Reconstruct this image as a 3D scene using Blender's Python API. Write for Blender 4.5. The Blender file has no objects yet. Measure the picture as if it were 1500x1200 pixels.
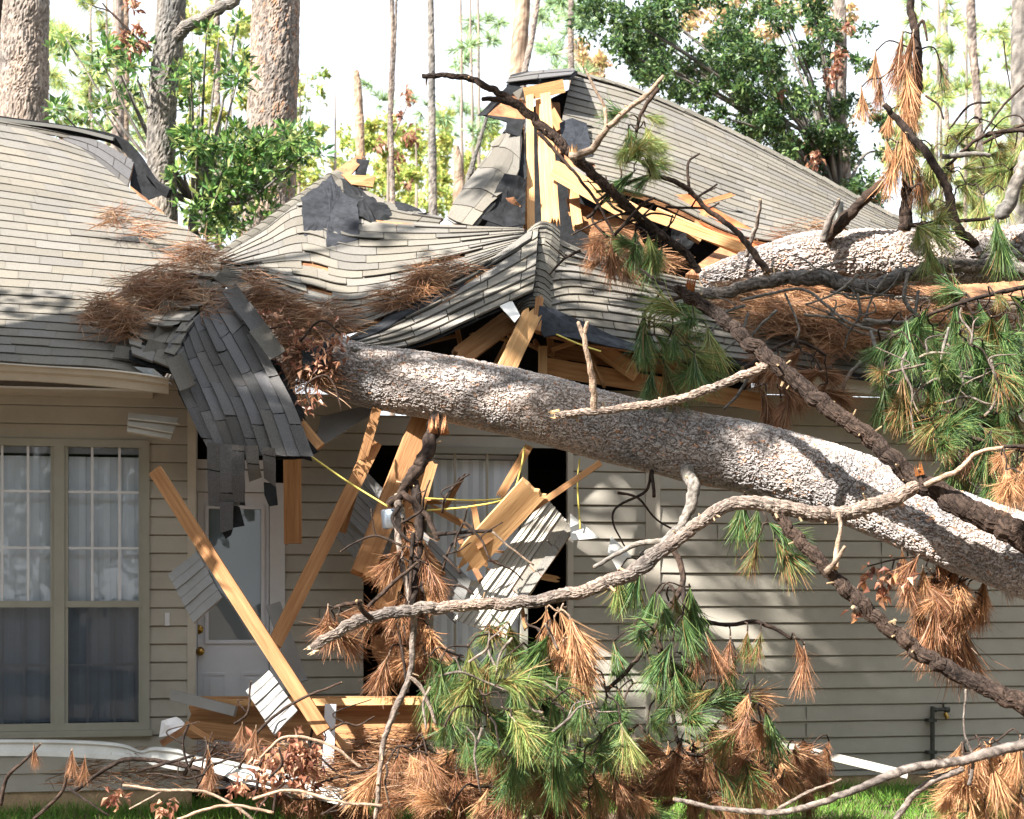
import bpy, math, random
import numpy as np
from mathutils import Vector, Matrix
R = random.Random(7)
NR = np.random.RandomState(11)
rad = math.radians
# ------------------------------------------------------------------ camera, world, sun, exposure
sc = bpy.context.scene
C = sc.collection
F = 2500.0            # focal length in photo pixels (60 mm on a 36 mm sensor, 1500 px wide)
HOR = 870.0; EYE = 1.5
cd = bpy.data.cameras.new('camera'); cam = bpy.data.objects.new('camera', cd); C.objects.link(cam)
cd.lens = 60; cd.sensor_width = 36; cd.shift_y = (HOR-600)/1500.0
cam.location = (0, 0, EYE); cam.rotation_euler = (rad(90), 0, 0)
cd.clip_start = .1; cd.clip_end = 2000
cd.dof.use_dof = True; cd.dof.focus_distance = 11.8; cd.dof.aperture_fstop = 4.0
sc.camera = cam
SUN_A, SUN_E = 42, 43          # degrees towards the camera from due left; elevation
sdir = Vector((-math.cos(rad(SUN_A))*math.cos(rad(SUN_E)), -math.sin(rad(SUN_A))*math.cos(rad(SUN_E)), math.sin(rad(SUN_E))))
w = bpy.data.worlds.new('World'); sc.world = w; w.use_nodes = True
nt = w.node_tree; bg = nt.nodes['Background']; bg.inputs[1].default_value = .052
sky = nt.nodes.new('ShaderNodeTexSky'); sky.sky_type = 'NISHITA'; sky.sun_disc = False
sky.sun_elevation = rad(SUN_E); sky.sun_rotation = math.atan2(sdir.x, sdir.y); sky.air_density = 1.0; sky.dust_density = 3.5; sky.ozone_density = 1
mxw = nt.nodes.new('ShaderNodeMix'); mxw.data_type = 'RGBA'; mxw.inputs[0].default_value = .8; mxw.inputs[7].default_value = (8.3, 8.8, 9.4, 1)   # thin bright cloud veil
nt.links.new(sky.outputs[0], mxw.inputs[6]); nt.links.new(mxw.outputs[2], bg.inputs[0])
sl = bpy.data.lights.new('sun', 'SUN'); sl.energy = 5; sl.angle = rad(.55); sl.color = (1, .94, .86)
so = bpy.data.objects.new('sun', sl); C.objects.link(so); so.rotation_euler = sdir.to_track_quat('Z', 'Y').to_euler()
sc.view_settings.view_transform = 'Standard'; sc.view_settings.look = 'None'
sc.view_settings.exposure = 2.06; sc.view_settings.gamma = 1
# ------------------------------------------------------------------ helpers
def P(px, py, Z):
    return np.array(((px-750)/F*Z, Z, EYE+(HOR-py)/F*Z))
TH = rad(12.0); CT, ST = math.cos(TH), math.sin(TH); WY = 12.7
def wall_pt(s, z, off=0):                      # a point of the front wall plane, off metres in front of it
    return np.array((CT*s+ST*off, WY+ST*s-CT*off, z))
def wall_s(px, off=0):
    a = (px-750)/F
    return (a*(WY-CT*off)-ST*off)/(CT-a*ST)
def wall_sz(px, py, off=0):
    s = wall_s(px, off); Y = WY+ST*s-CT*off
    return s, EYE+(HOR-py)/F*Y
def W(px, py, off=0):
    s, z = wall_sz(px, py, off); return wall_pt(s, z, off)
WORLD = {}
def tag(o, label=None, cat=None, group=None, kind=None):
    if label: o['label'] = label
    if cat: o['category'] = cat
    if group: o['group'] = group
    if kind: o['kind'] = kind
    return o
def thing(name, label, cat, loc=(0, 0, 0), group=None):
    o = bpy.data.objects.new(name, None); C.objects.link(o); o.location = tuple(loc); o.empty_display_size = .2
    WORLD[o] = np.array(loc, float); return tag(o, label, cat, group)
class MB:
    def __init__(s): s.v = []; s.f = []; s.c = []; s.n = 0; s.marks = []; s.split = True
    def add(s, v, f, c=None):
        v = np.asarray(v, float).reshape(-1, 3)
        s.v.append(v)
        for q in f: s.f.append(tuple(int(i)+s.n for i in q))
        if c is None: c = np.ones((len(v), 3))
        c = np.asarray(c, float)
        if c.ndim == 1: c = np.tile(c, (len(v), 1))
        s.c.append(c); s.n += len(v)
    def box(s, a, b, c=None):
        x0, y0, z0 = a; x1, y1, z1 = b
        s.add([(x0,y0,z0),(x1,y0,z0),(x1,y1,z0),(x0,y1,z0),(x0,y0,z1),(x1,y0,z1),(x1,y1,z1),(x0,y1,z1)],
              [(0,3,2,1),(4,5,6,7),(0,1,5,4),(1,2,6,5),(2,3,7,6),(3,0,4,7)], c)
    def wbox(s, s0, s1, z0, z1, o0, o1, c=None):          # a box square to the front wall
        q = [wall_pt(a, z, o) for z in (z0, z1) for (a, o) in ((s0, o1), (s1, o1), (s1, o0), (s0, o0))]
        s.add(q, [(0,3,2,1),(4,5,6,7),(0,1,5,4),(1,2,6,5),(2,3,7,6),(3,0,4,7)], c)
    def mark(s): s.marks.append((len(s.v), len(s.f), s.n))
    def quad(s, pts, c=None, th=0):
        pts = np.asarray(pts, float)
        if not th: s.add(pts, [tuple(range(len(pts)))], c); return
        nn = np.cross(pts[1]-pts[0], pts[2]-pts[0]); nn = nn/np.linalg.norm(nn)*th; n = len(pts)
        s.add(np.vstack([pts, pts+nn]), [tuple(range(n))[::-1], tuple(range(n, 2*n))]+[(i, (i+1) % n, (i+1) % n+n, i+n) for i in range(n)], c)
    def build(s, name, m, parent=None, smooth=False, origin=None):
        if s.split and len(s.marks) > 1 and name in ('limb', 'stub', 'twig', 'broken_limb', 'stem', 'leaf_cluster', 'torn_wood', 'stem', 'dead_leaves'):
            s.marks.append((len(s.v), len(s.f), s.n)); o = None
            for (a, b) in zip(s.marks[:-1], s.marks[1:]):
                q = MB(); q.v = s.v[a[0]:b[0]]; q.c = s.c[a[0]:b[0]]; q.n = b[2]-a[2]; q.f = [tuple(i-a[2] for i in f) for f in s.f[a[1]:b[1]]]
                o = q.build(name, m, parent, smooth, origin)
            return o
        v = np.vstack(s.v); L = WORLD[parent] if parent is not None else np.array(origin if origin is not None else (0, 0, 0), float)
        me = bpy.data.meshes.new(name); v = v-L
        me.from_pydata(v.tolist(), [], s.f)
        col = me.color_attributes.new('Col', 'FLOAT_COLOR', 'POINT'); cc = np.vstack(s.c)
        col.data.foreach_set('color', np.hstack([cc, np.ones((len(cc), 1))]).ravel())
        if smooth: me.polygons.foreach_set('use_smooth', [True]*len(me.polygons))
        me.materials.append(m); me.update()
        o = bpy.data.objects.new(name, me); C.objects.link(o)
        if parent is not None: o.parent = parent
        else: o.location = tuple(L)
        WORLD[o] = L if parent is None else L
        return o
def meshcopy(src, parent, loc, rz=0, sca=1, rx=0, ry=0):
    o = src.copy(); C.objects.link(o); o.parent = parent
    o.location = tuple(np.asarray(loc)-(WORLD[parent] if parent is not None else 0)); o.rotation_euler = (rx, ry, rz); o.scale = (sca,)*3
    return o
def cr(P_, t):                                  # Catmull-Rom through P_, t in [0, 1], vectorised
    P_ = np.asarray(P_, float); n = len(P_); t = np.clip(np.asarray(t, float), 0, 1)*(n-1)
    i = np.minimum(t.astype(int), n-2); f = (t-i)[..., None]
    Q = np.vstack([2*P_[0]-P_[1], P_, 2*P_[-1]-P_[-2]])
    a, b, c, d = Q[i], Q[i+1], Q[i+2], Q[i+3]
    return .5*((2*b)+(-a+c)*f+(2*a-5*b+4*c-d)*f*f+(-a+3*b-3*c+d)*f**3)
class Patch:                                    # smooth surface through a grid of control points, u to the right, v up
    def __init__(s, rows): s.g = np.array([[P(*p) for p in r] for r in rows])
    def ev(s, u, v):
        u, v = np.broadcast_arrays(np.asarray(u, float), np.asarray(v, float)); sh = u.shape; u = u.ravel(); v = v.ravel()
        rows = np.stack([cr(r, u) for r in s.g])                # rows x N x 3
        m = len(rows); t = np.clip(v, 0, 1)*(m-1); i = np.minimum(t.astype(int), m-2); f = (t-i)[:, None]; k = np.arange(len(u))
        Q = np.concatenate([2*rows[:1]-rows[1:2], rows, 2*rows[-1:]-rows[-2:-1]])
        a, b, c, d = Q[i, k], Q[i+1, k], Q[i+2, k], Q[i+3, k]
        o = .5*((2*b)+(-a+c)*f+(2*a-5*b+4*c-d)*f*f+(-a+3*b-3*c+d)*f**3)
        ex = np.where((v > 1), v-1, np.where(v < 0, v, 0))[:, None]
        return (o+0*ex).reshape(sh+(3,))
    def nrm(s, u, v):
        e = .01
        a = s.ev(np.clip(np.asarray(u)+e, 0, 1), v)-s.ev(np.clip(np.asarray(u)-e, 0, 1), v); b = s.ev(u, np.clip(np.asarray(v)+e, 0, 1))-s.ev(u, np.clip(np.asarray(v)-e, 0, 1))
        n = np.cross(a, b); n /= np.linalg.norm(n, axis=-1, keepdims=True)+1e-9
        sg = np.sign(n[..., 2:3]*.8-n[..., 1:2]*.8); return n*np.where(sg == 0, 1, sg)
def hash3(i, j, k, s=0):
    h = (i*73856093) ^ (j*19349663) ^ (k*83492791) ^ (s*2654435761)
    h = (h ^ (h >> 13))*1274126177 & 0x7fffffff
    h = (h ^ (h >> 15))*374761393 & 0x7fffffff
    return ((h ^ (h >> 11)) & 0xffffff)/float(0x1000000)
def worley(p, jit=.9):
    p = np.asarray(p, float); b = np.floor(p).astype(np.int64); f1 = np.full(len(p), 9.); f2 = f1.copy(); cid = np.zeros(len(p))
    for dx in (-1, 0, 1):
        for dy in (-1, 0, 1):
            for dz in (-1, 0, 1):
                c = b+np.array((dx, dy, dz)); h = [hash3(c[:, 0], c[:, 1], c[:, 2], k+1) for k in range(3)]
                q = c+.5+(np.stack(h, 1)-.5)*jit; d = np.linalg.norm(q-p, axis=1)
                nw = d < f1; f2 = np.where(nw, f1, np.minimum(f2, d)); cid = np.where(nw, hash3(c[:, 0], c[:, 1], c[:, 2], 9), cid); f1 = np.where(nw, d, f1)
    return f1, f2, cid
def vnoise(p):
    p = np.asarray(p, float); b = np.floor(p).astype(np.int64); f = p-b; f = f*f*(3-2*f); o = 0
    for dx in (0, 1):
        for dy in (0, 1):
            for dz in (0, 1):
                wgt = (f[:, 0] if dx else 1-f[:, 0])*(f[:, 1] if dy else 1-f[:, 1])*(f[:, 2] if dz else 1-f[:, 2])
                o = o+wgt*hash3(b[:, 0]+dx, b[:, 1]+dy, b[:, 2]+dz, 5)
    return o
def fbm(p, n=3):
    p = np.asarray(p, float); return sum(vnoise(p*2**k+k*17.3)*.5**k for k in range(n))/sum(.5**k for k in range(n))
# ------------------------------------------------------------------ materials
def mat(name):
    m = bpy.data.materials.new(name); m.use_nodes = True; n = m.node_tree.nodes; l = m.node_tree.links
    return m, n, l, n['Principled BSDF']
def node(n, t, **k):
    o = n.new(t)
    for a, b in k.items(): setattr(o, a, b)
    return o
def surf(name, base, rough=.8, nscale=20, nvar=.25, bump=.0, bscale=60, stretch=(1, 1, 1), vcol=True, spec=.3, metal=0, trans=0, obj=True, ramp=None, detail=6):
    """base colour x vertex colour x noise; bump from a second noise"""
    m, n, l, b = mat(name)
    tc = n.new('ShaderNodeTexCoord'); mp = n.new('ShaderNodeMapping'); mp.inputs['Scale'].default_value = stretch
    l.new(tc.outputs['Object'], mp.inputs[0])
    no = n.new('ShaderNodeTexNoise'); no.inputs['Scale'].default_value = nscale; no.inputs['Detail'].default_value = detail; no.inputs['Roughness'].default_value = .65
    l.new(mp.outputs[0], no.inputs['Vector'])
    cr_ = n.new('ShaderNodeValToRGB'); lo = 1-nvar; hi = 1+nvar
    cr_.color_ramp.elements[0].position = .3; cr_.color_ramp.elements[1].position = .7
    if ramp:
        cr_.color_ramp.elements[0].color = (*ramp[0], 1); cr_.color_ramp.elements[1].color = (*ramp[1], 1)
    else:
        cr_.color_ramp.elements[0].color = (base[0]*lo, base[1]*lo, base[2]*lo, 1); cr_.color_ramp.elements[1].color = (base[0]*hi, base[1]*hi, base[2]*hi, 1)
    l.new(no.outputs['Fac'], cr_.inputs[0]); out = cr_.outputs[0]
    if vcol:
        at = node(n, 'ShaderNodeAttribute', attribute_name='Col'); mx = node(n, 'ShaderNodeMix', data_type='RGBA', blend_type='MULTIPLY')
        mx.inputs[0].default_value = 1; l.new(out, mx.inputs[6]); l.new(at.outputs['Color'], mx.inputs[7]); out = mx.outputs[2]
    l.new(out, b.inputs['Base Color'])
    b.inputs['Roughness'].default_value = rough; b.inputs['Specular IOR Level'].default_value = spec; b.inputs['Metallic'].default_value = metal
    if bump:
        n2 = n.new('ShaderNodeTexNoise'); n2.inputs['Scale'].default_value = bscale; n2.inputs['Detail'].default_value = 5; l.new(mp.outputs[0], n2.inputs['Vector'])
        bp = n.new('ShaderNodeBump'); bp.inputs['Strength'].default_value = min(1, bump); bp.inputs['Distance'].default_value = .01; l.new(n2.outputs['Fac'], bp.inputs['Height']); l.new(bp.outputs[0], b.inputs['Normal'])
    if trans:
        tr = n.new('ShaderNodeBsdfTranslucent'); l.new(out, tr.inputs[0]); ms = n.new('ShaderNodeMixShader'); ms.inputs[0].default_value = trans
        o = n['Material Output']; l.new(b.outputs[0], ms.inputs[1]); l.new(tr.outputs[0], ms.inputs[2]); l.new(ms.outputs[0], o.inputs[0])
    return m
M = {}
M['shingle'] = surf('asphalt_shingle', (.175, .163, .143), .95, 130, .28, .8, 260, spec=.15)
M['shingle_dark'] = surf('shade_toned_shingle', (.105, .102, .102), .95, 130, .3, .8, 260, spec=.15)  # darker copy of the shingle, with shade put into its colour
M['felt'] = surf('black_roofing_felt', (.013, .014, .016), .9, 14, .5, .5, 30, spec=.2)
M['osb'] = surf('roof_sheathing', (.28, .13, .06), .85, 9, .5, .5, 80, ramp=((.13, .05, .025), (.40, .21, .10)))
M['siding'] = surf('vinyl_siding', (.345, .322, .278), .55, 2.2, .13, .15, 120, spec=.4)
M['siding_grey'] = surf('grey_vinyl_siding', (.20, .20, .195), .5, 5, .12, .15, 120, spec=.4)
M['trim'] = surf('tan_trim', (.42, .385, .33), .5, 5, .10, .1, 90, spec=.4)
M['trim_white'] = surf('white_trim', (.56, .57, .60), .45, 6, .08, .1, 60, spec=.4)
M['frame'] = surf('olive_window_frame', (.27, .265, .225), .45, 6, .08, .05, 60, spec=.4)
M['door'] = surf('white_door_paint', (.62, .63, .68), .4, 3, .05, .05, 40, spec=.4)
M['metal_white'] = surf('bent_white_gutter', (.46, .47, .45), .35, 6, .15, .3, 12, spec=.5)
M['metal_dark'] = surf('dark_pipe', (.06, .06, .055), .5, 20, .3, .2, 60, metal=.3)
M['flash'] = surf('metal_flashing', (.55, .60, .68), .25, 6, .15, .3, 15, metal=.9)
M['brass'] = surf('brass', (.45, .28, .08), .3, 30, .3, metal=1)
M['lumber'] = surf('sawn_lumber', (.5, .3, .14), .8, 4, .3, .45, 16, stretch=(.5, 9, 9), ramp=((.24, .105, .04), (.44, .245, .115)), spec=.25)
M['lumber_pale'] = surf('pale_sawn_lumber', (.5, .3, .14), .8, 4, .3, .45, 16, stretch=(.5, 9, 9), ramp=((.36, .185, .075), (.56, .345, .165)), spec=.25)
M['lumber_old'] = surf('weathered_board', (.3, .16, .08), .85, 6, .3, .4, 16, stretch=(.35, 7, 7), ramp=((.20, .09, .04), (.40, .22, .10)), spec=.2)
M['bark'] = surf('pine_bark', (1, 1, 1), .95, 55, .22, .9, 130, spec=.1)
M['branch'] = surf('branch_bark', (1, 1, 1), .95, 60, .3, .8, 140, spec=.1)
M['needle'] = surf('pine_needle', (1, 1, 1), .5, 4, .12, trans=.28, spec=.35)
M['leaf'] = surf('broad_leaf', (1, 1, 1), .38, 3, .15, trans=.38, spec=.45)
M['grass'] = surf('grass_blade', (1, 1, 1), .6, 3, .2, trans=.3)
M['soil'] = surf('soil', (.10, .075, .05), .95, 3, .4, .8, 20)
M['interior'] = surf('painted_dim_interior', (.10, .09, .08), .9, 3, .3)  # dark colour stands in for the shade of the rooms
M['concrete'] = surf('tan_foundation', (.42, .30, .18), .9, 12, .25, .6, 60)
M['cable'] = surf('yellow_cable', (.62, .52, .12), .5, 10, .1)
M['blind'] = surf('vertical_blind', (.80, .86, .93), .6, 3, .03)
M['paper'] = surf('crumpled_paper', (.8, .8, .82), .8, 5, .05)
M['insul'] = surf('white_vinyl_back', (.62, .62, .60), .6, 5, .08)
def glassmat(name, tint, dark, refl=.0):
    m, n, l, b = mat(name); o = n['Material Output']
    tr = n.new('ShaderNodeBsdfTransparent'); tr.inputs[0].default_value = (*tint, 1)
    gl = n.new('ShaderNodeBsdfGlossy'); gl.inputs['Roughness'].default_value = .02
    tcn = n.new('ShaderNodeTexCoord'); nz = n.new('ShaderNodeTexNoise'); nz.inputs['Scale'].default_value = 2.5; l.new(tcn.outputs['Object'], nz.inputs['Vector'])
    bp = n.new('ShaderNodeBump'); bp.inputs['Strength'].default_value = .12; bp.inputs['Distance'].default_value = .02; l.new(nz.outputs['Fac'], bp.inputs['Height']); l.new(bp.outputs[0], gl.inputs['Normal'])
    fr = n.new('ShaderNodeFresnel'); fr.inputs[0].default_value = 1.5
    ad = node(n, 'ShaderNodeMath', operation='ADD'); ad.inputs[1].default_value = refl; l.new(fr.outputs[0], ad.inputs[0])
    ms = n.new('ShaderNodeMixShader'); l.new(ad.outputs[0], ms.inputs[0]); l.new(tr.outputs[0], ms.inputs[1]); l.new(gl.outputs[0], ms.inputs[2]); l.new(ms.outputs[0], o.inputs[0])
    return m
M['glass'] = glassmat('window_glass', (.95, .97, .98), 0, .03)
M['screen'] = glassmat('insect_screen', (.50, .53, .57), 0, -.02)
# ------------------------------------------------------------------ ground
g = MB(); g.quad([(-400, -300, 0), (400, -300, 0), (400, 500, 0), (-400, 500, 0)]); tag(g.build('ground', M['soil']), kind='structure')
# ------------------------------------------------------------------ the house
H = thing('damaged_house', 'tan sided house with a grey shingle roof caved in under a fallen pine', 'house', wall_pt(0, 0, 0))
E = .127
def siding(mb, s0, s1, z0, z1, off, seed=0):
    k0 = math.floor(z0/E); k1 = math.ceil(z1/E); ns = max(1, int((s1-s0)/.35))
    ss = np.linspace(s0, s1, ns+1)
    for k in range(k0, k1):
        a = max(z0, k*E); b = min(z1, (k+1)*E)
        if b-a < .004: continue
        pr = lambda z: .018-.013*(z-k*E)/E
        wob = [.0022*math.sin(5.1*s+k*1.7+seed)+.0015*math.sin(13*s+k) for s in ss]
        lines = []
        if a == k*E: zs = [(a+.0, -.008), (a+.007, -.010), (a+.0075, pr(a)-.004), (a+.012, pr(a)), (b-.0005, pr(b))]
        else: zs = [(a, pr(a)), (b-.0005, pr(b))]
        tone = np.array((1, 1, 1))*(1+.03*(hash3(np.array([k]), np.array([seed]), np.array([3]))[0]-.5))
        v = [wall_pt(s, z, off+o+wq) for (z, o) in zs for s, wq in zip(ss, wob)]
        f = []
        for r in range(len(zs)-1):
            for i in range(ns):
                q = r*(ns+1)+i; f.append((q, q+1, q+1+ns+1, q+ns+1))
        mb.add(v, f, tone)
def rect(px0, py0, px1, py1, off):            # pixel rectangle on the wall -> s0, s1, z0, z1 (measured at its right end)
    return wall_s(px0, off), wall_s(px1, off), wall_sz(px1, py1, off)[1], wall_sz(px1, py0, off)[1]
WL = .25
zt_w, zb_w = wall_sz(218, 646, WL)[1], wall_sz(218, 1068, WL)[1]
sL0, sL1 = wall_s(-170, WL), wall_s(-78, WL); sR = wall_s(219, WL); sC = wall_s(277, WL)
m = MB()
siding(m, sL0-1.5, sL1, .14, 3.0, WL, 1); siding(m, sL1, sR, .14, zb_w, WL, 2); siding(m, sL1, sR, zt_w, 3.0, WL, 3); siding(m, sR, sC, .14, 3.0, WL, 4)
m.build('wall', M['siding'], H)
m = MB(); m.wbox(sC-.012, sC+.045, .12, 2.98, WL-.27, WL+.024); m.build('corner_trim', M['trim'], H)
m = MB(); m.wbox(sL0-1.5, sC+.02, -.05, .139, WL-.3, WL-.004); m.build('foundation', M['concrete'], H)
# middle and right front wall
sD0, sD1 = wall_s(279, 0), wall_s(417, 0); s530, s568, s622, s772, s832, sEnd = [wall_s(x, 0) for x in (532, 566, 624, 772, 832, 1640)]
zh = wall_sz(700, 655, 0)[1]; zwb = wall_sz(700, 1010, 0)[1]
m = MB()
siding(m, sD1, s530, .09, 2.95, 0, 5); siding(m, s530, s832, zh, 2.80, 0, 6); siding(m, s622, s772, .09, zwb, 0, 7)
siding(m, s832, sEnd, .09, 3.03, 0, 8)
m.build('wall', M['siding'], H)
m = MB()                                       # butt joints where siding lengths meet
for (px, k) in ((905, 9), (905, 10), (1105, 6), (1105, 7), (1290, 13), (1290, 14), (1180, 3), (1180, 4), (1420, 8), (1420, 9), (468, 9), (468, 10), (1050, 15), (1380, 18)): s_ = wall_s(px); m.wbox(s_-.002, s_+.002, k*E+.02, k*E+E-.006, .010, .0195, (.35, .35, .35))
m.build('siding_joint', M['siding'], H)
m = MB(); m.wbox(sD1, sEnd, -.05, .09, -.3, -.004); m.build('foundation', M['concrete'], H)
m = MB(); m.wbox(s832-.01, s832+.035, .09, zh, -.02, .03); m.wbox(wall_s(945, 0), wall_s(966, 0), .09, 3.03, -.02, .022); m.build('joint_trim', M['trim'], H)
# interior: floor, ceiling, back and side walls painted dark to stand in for shade behind the holes
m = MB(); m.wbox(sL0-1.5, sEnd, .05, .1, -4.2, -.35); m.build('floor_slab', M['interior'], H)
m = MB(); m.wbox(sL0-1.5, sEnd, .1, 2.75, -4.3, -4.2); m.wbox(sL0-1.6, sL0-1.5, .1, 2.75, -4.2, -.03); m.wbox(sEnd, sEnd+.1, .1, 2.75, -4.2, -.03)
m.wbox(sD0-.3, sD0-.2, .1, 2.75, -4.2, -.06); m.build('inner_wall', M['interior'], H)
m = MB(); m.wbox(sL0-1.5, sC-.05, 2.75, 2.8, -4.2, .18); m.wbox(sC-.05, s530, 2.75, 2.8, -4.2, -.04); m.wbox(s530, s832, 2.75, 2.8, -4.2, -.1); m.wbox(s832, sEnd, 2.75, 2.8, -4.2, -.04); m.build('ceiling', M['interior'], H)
# left double window
def hbar(mb, s0, s1, z, t, o0, o1): mb.wbox(s0, s1, z-t/2, z+t/2, o0, o1)
def vbar(mb, s, z0, z1, t, o0, o1): mb.wbox(s-t/2, s+t/2, z0, z1, o0, o1)
win = MB(); a0, a1 = sL1, sR; fw = .05
win.wbox(a0, a0+fw, zb_w, zt_w, WL-.08, WL+.035); win.wbox(a1-fw, a1, zb_w, zt_w, WL-.08, WL+.035)
win.wbox(a0+fw, a1-fw, zt_w-fw, zt_w, WL-.08, WL+.033); win.wbox(a0+fw, a1-fw, zb_w, zb_w+fw, WL-.08, WL+.033); win.wbox(a0-.02, a1+.02, zb_w-.045, zb_w-.001, WL-.01, WL+.05)
mid = wall_s(87, WL); win.wbox(mid-.035, mid+.035, zb_w+fw, zt_w-fw, WL-.08, WL+.031)
wf = win.build('window', M['frame'], H)
zm = wall_sz(150, 885, WL)[1]
def subp(mb, name, mt, par, sm=False):
    o = mb.build(name, mt, par, sm); return o
# window is a mesh in house space, so its children share the house origin
WORLD[wf] = WORLD[H]
for (u0, u1, side) in ((a0+fw, mid-.035, 0), (mid+.035, a1-fw, 1)):
    sash = MB(); z0, z1 = zb_w+fw, zt_w-fw
    hbar(sash, u0, u1, zm, .045, WL-.05, WL+.018); 
    for (s_, a, b) in ((u0+.012, z0, z1), (u1-.012, z0, z1)): vbar(sash, s_, a, b, .024, WL-.06, WL+.012)
    subp(sash, 'sash', M['frame'], wf)
    mun = MB()
    cols = [wall_s(x, WL) for x in ((-30, 3, 41) if side == 0 else (135, 175, 205))]
    colsl = [wall_s(x, WL) for x in ((-30, 3, 35) if side == 0 else (128, 168, 200))]
    for s_ in cols: vbar(mun, s_, zm+.024, z1, .017, WL-.012, WL-.002)
    for py in (721, 803): hbar(mun, u0+.024, u1-.024, wall_sz(150, py, WL)[1], .017, WL-.014, WL-.0035)
    for s_ in colsl: vbar(mun, s_, z0, zm-.024, .017, WL-.032, WL-.022)
    hbar(mun, u0+.024, u1-.024, wall_sz(150, 974, WL)[1], .017, WL-.034, WL-.0235)
    subp(mun, 'muntin', M['trim_white'], wf)
    gl = MB(); gl.quad([wall_pt(u0, zm, WL-.018), wall_pt(u1, zm, WL-.018), wall_pt(u1, z1, WL-.018), wall_pt(u0, z1, WL-.018)])
    gl.quad([wall_pt(u0, z0, WL-.038), wall_pt(u1, z0, WL-.038), wall_pt(u1, zm, WL-.038), wall_pt(u0, zm, WL-.038)]); subp(gl, 'pane', M['glass'], wf)
    scn = MB(); scn.quad([wall_pt(u0, z0, WL-.008), wall_pt(u1, z0, WL-.008), wall_pt(u1, zm, WL-.008), wall_pt(u0, zm, WL-.008)]); subp(scn, 'screen', M['screen'], wf)
    bl = MB(); s_ = u0+.01
    while s_ < u1:
        an = rad(R.uniform(4, 11)); dx, dy = .046*math.cos(an), .047*math.sin(an); t = 1+R.uniform(-.09, .05)
        p = lambda q, o, z: wall_pt(s_+q, z, WL-.11+o)
        bl.add([p(-dx, -dy, z0), p(0, .006, z0), p(dx, dy, z0), p(dx, dy, z1-.06), p(0, .006, z1-.06), p(-dx, -dy, z1-.06)], [(0, 1, 4, 5), (1, 2, 3, 4)], (t, t, t*1.02)); s_ += .083
    bl.wbox(u0, u1, z1-.04, z1, WL-.14, WL-.075, (.5, .5, .55)); subp(bl, 'blind', M['blind'], wf)
# middle window behind the wreckage
win = MB(); z1 = zh; z0 = zwb; b0, b1 = s622, s772
win.wbox(b0, b0+.05, z0, z1-.001, -.08, .03); win.wbox(b1-.05, b1, z0, z1-.001, -.08, .03); win.wbox(b0+.05, b1-.05, z1-.05, z1-.001, -.08, .028); win.wbox(b0+.05, b1-.05, z0, z0+.05, -.08, .028)
w2 = win.build('window', M['frame'], H); WORLD[w2] = WORLD[H]
mun = MB(); hbar(mun, b0+.05, b1-.05, wall_sz(700, 855, 0)[1], .045, -.05, .012)
for px in (667, 714): vbar(mun, wall_s(px, 0), z0+.05, z1-.05, .018, -.02, -.008)
hbar(mun, b0+.05, b1-.05, wall_sz(700, 737, 0)[1], .018, -.022, -.0095); subp(mun, 'muntin', M['trim'], w2)
bl = MB(); s_ = b0+.05
while s_ < b1-.02:
    an = rad(R.uniform(6, 20)); dx, dy = .045*math.cos(an), .045*math.sin(an); t = 1+R.uniform(-.09, .05)
    p = lambda q, o, z: wall_pt(s_+q, z, -.10+o)
    lo = z0+R.uniform(0, .1); bl.add([p(-dx, -dy, lo), p(0, .006, lo), p(dx, dy, lo), p(dx, dy, z1-.09), p(0, .006, z1-.09), p(-dx, -dy, z1-.09)], [(0, 1, 4, 5), (1, 2, 3, 4)], (t*1.05, t*1.05, t*1.07)); s_ += .08
bl.wbox(b0+.05, b1-.05, z1-.08, z1-.05, -.2, -.12); subp(bl, 'blind', M['blind'], w2)
# the entry: dark transom gap, white door
dl, dr = wall_s(290, 0), wall_s(394, 0); zdt = wall_sz(340, 722, 0)[1]
m = MB(); m.wbox(sD0+.0, dl-.004, .1, 2.75, -.06, .03); m.wbox(dr+.004, sD1-.001, .1, 2.30, -.06, .03); m.wbox(dl-.004, dr+.004, zdt+.005, zdt+.16, -.06, .026); m.wbox(dl-.004, dr+.004, zdt+.17, zdt+.235, -.05, .034)
m.build('door_frame', M['trim_white'], H)
m = MB(); gx0, gx1 = wall_s(305, 0), wall_s(383, 0); gz0, gz1 = wall_sz(345, 938, 0)[1], wall_sz(345, 745, 0)[1]
m.wbox(dl, gx0, .1, zdt, -.055, -.012); m.wbox(gx1, dr, .1, zdt, -.055, -.012); m.wbox(gx0, gx1, .1, gz0, -.055, -.012); m.wbox(gx0, gx1, gz1, zdt, -.055, -.012)
for (x0, x1) in ((298, 333), (353, 388)):   # raised panels
    p0, p1 = wall_s(x0, 0), wall_s(x1, 0); zz1 = wall_sz(345, 985, 0)[1]; zz0 = .32
    for (i, (a, b, c_, d)) in enumerate(((p0, p1, zz1-.02, zz1), (p0, p1, zz0, zz0+.02), (p0, p0+.02, zz0+.02, zz1-.02), (p1-.02, p1, zz0+.02, zz1-.02))): m.wbox(a, b, c_, d, -.0125, -.003)
    m.wbox(p0+.045, p1-.045, zz0+.045, zz1-.045, -.0125, -.004)
dr_o = m.build('door', M['door'], H); WORLD[dr_o] = WORLD[H]
m = MB(); t = .022
for (a, b, c_, d) in ((gx0-t, gx1+t, gz1-.003, gz1+t), (gx0-t, gx1+t, gz0-t, gz0+.003), (gx0-t, gx0+.003, gz0+.003, gz1-.003), (gx1-.003, gx1+t, gz0+.003, gz1-.003)): m.wbox(a, b, c_, d, -.0115, .006)
subp(m, 'pane_trim', M['door'], dr_o)
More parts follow.
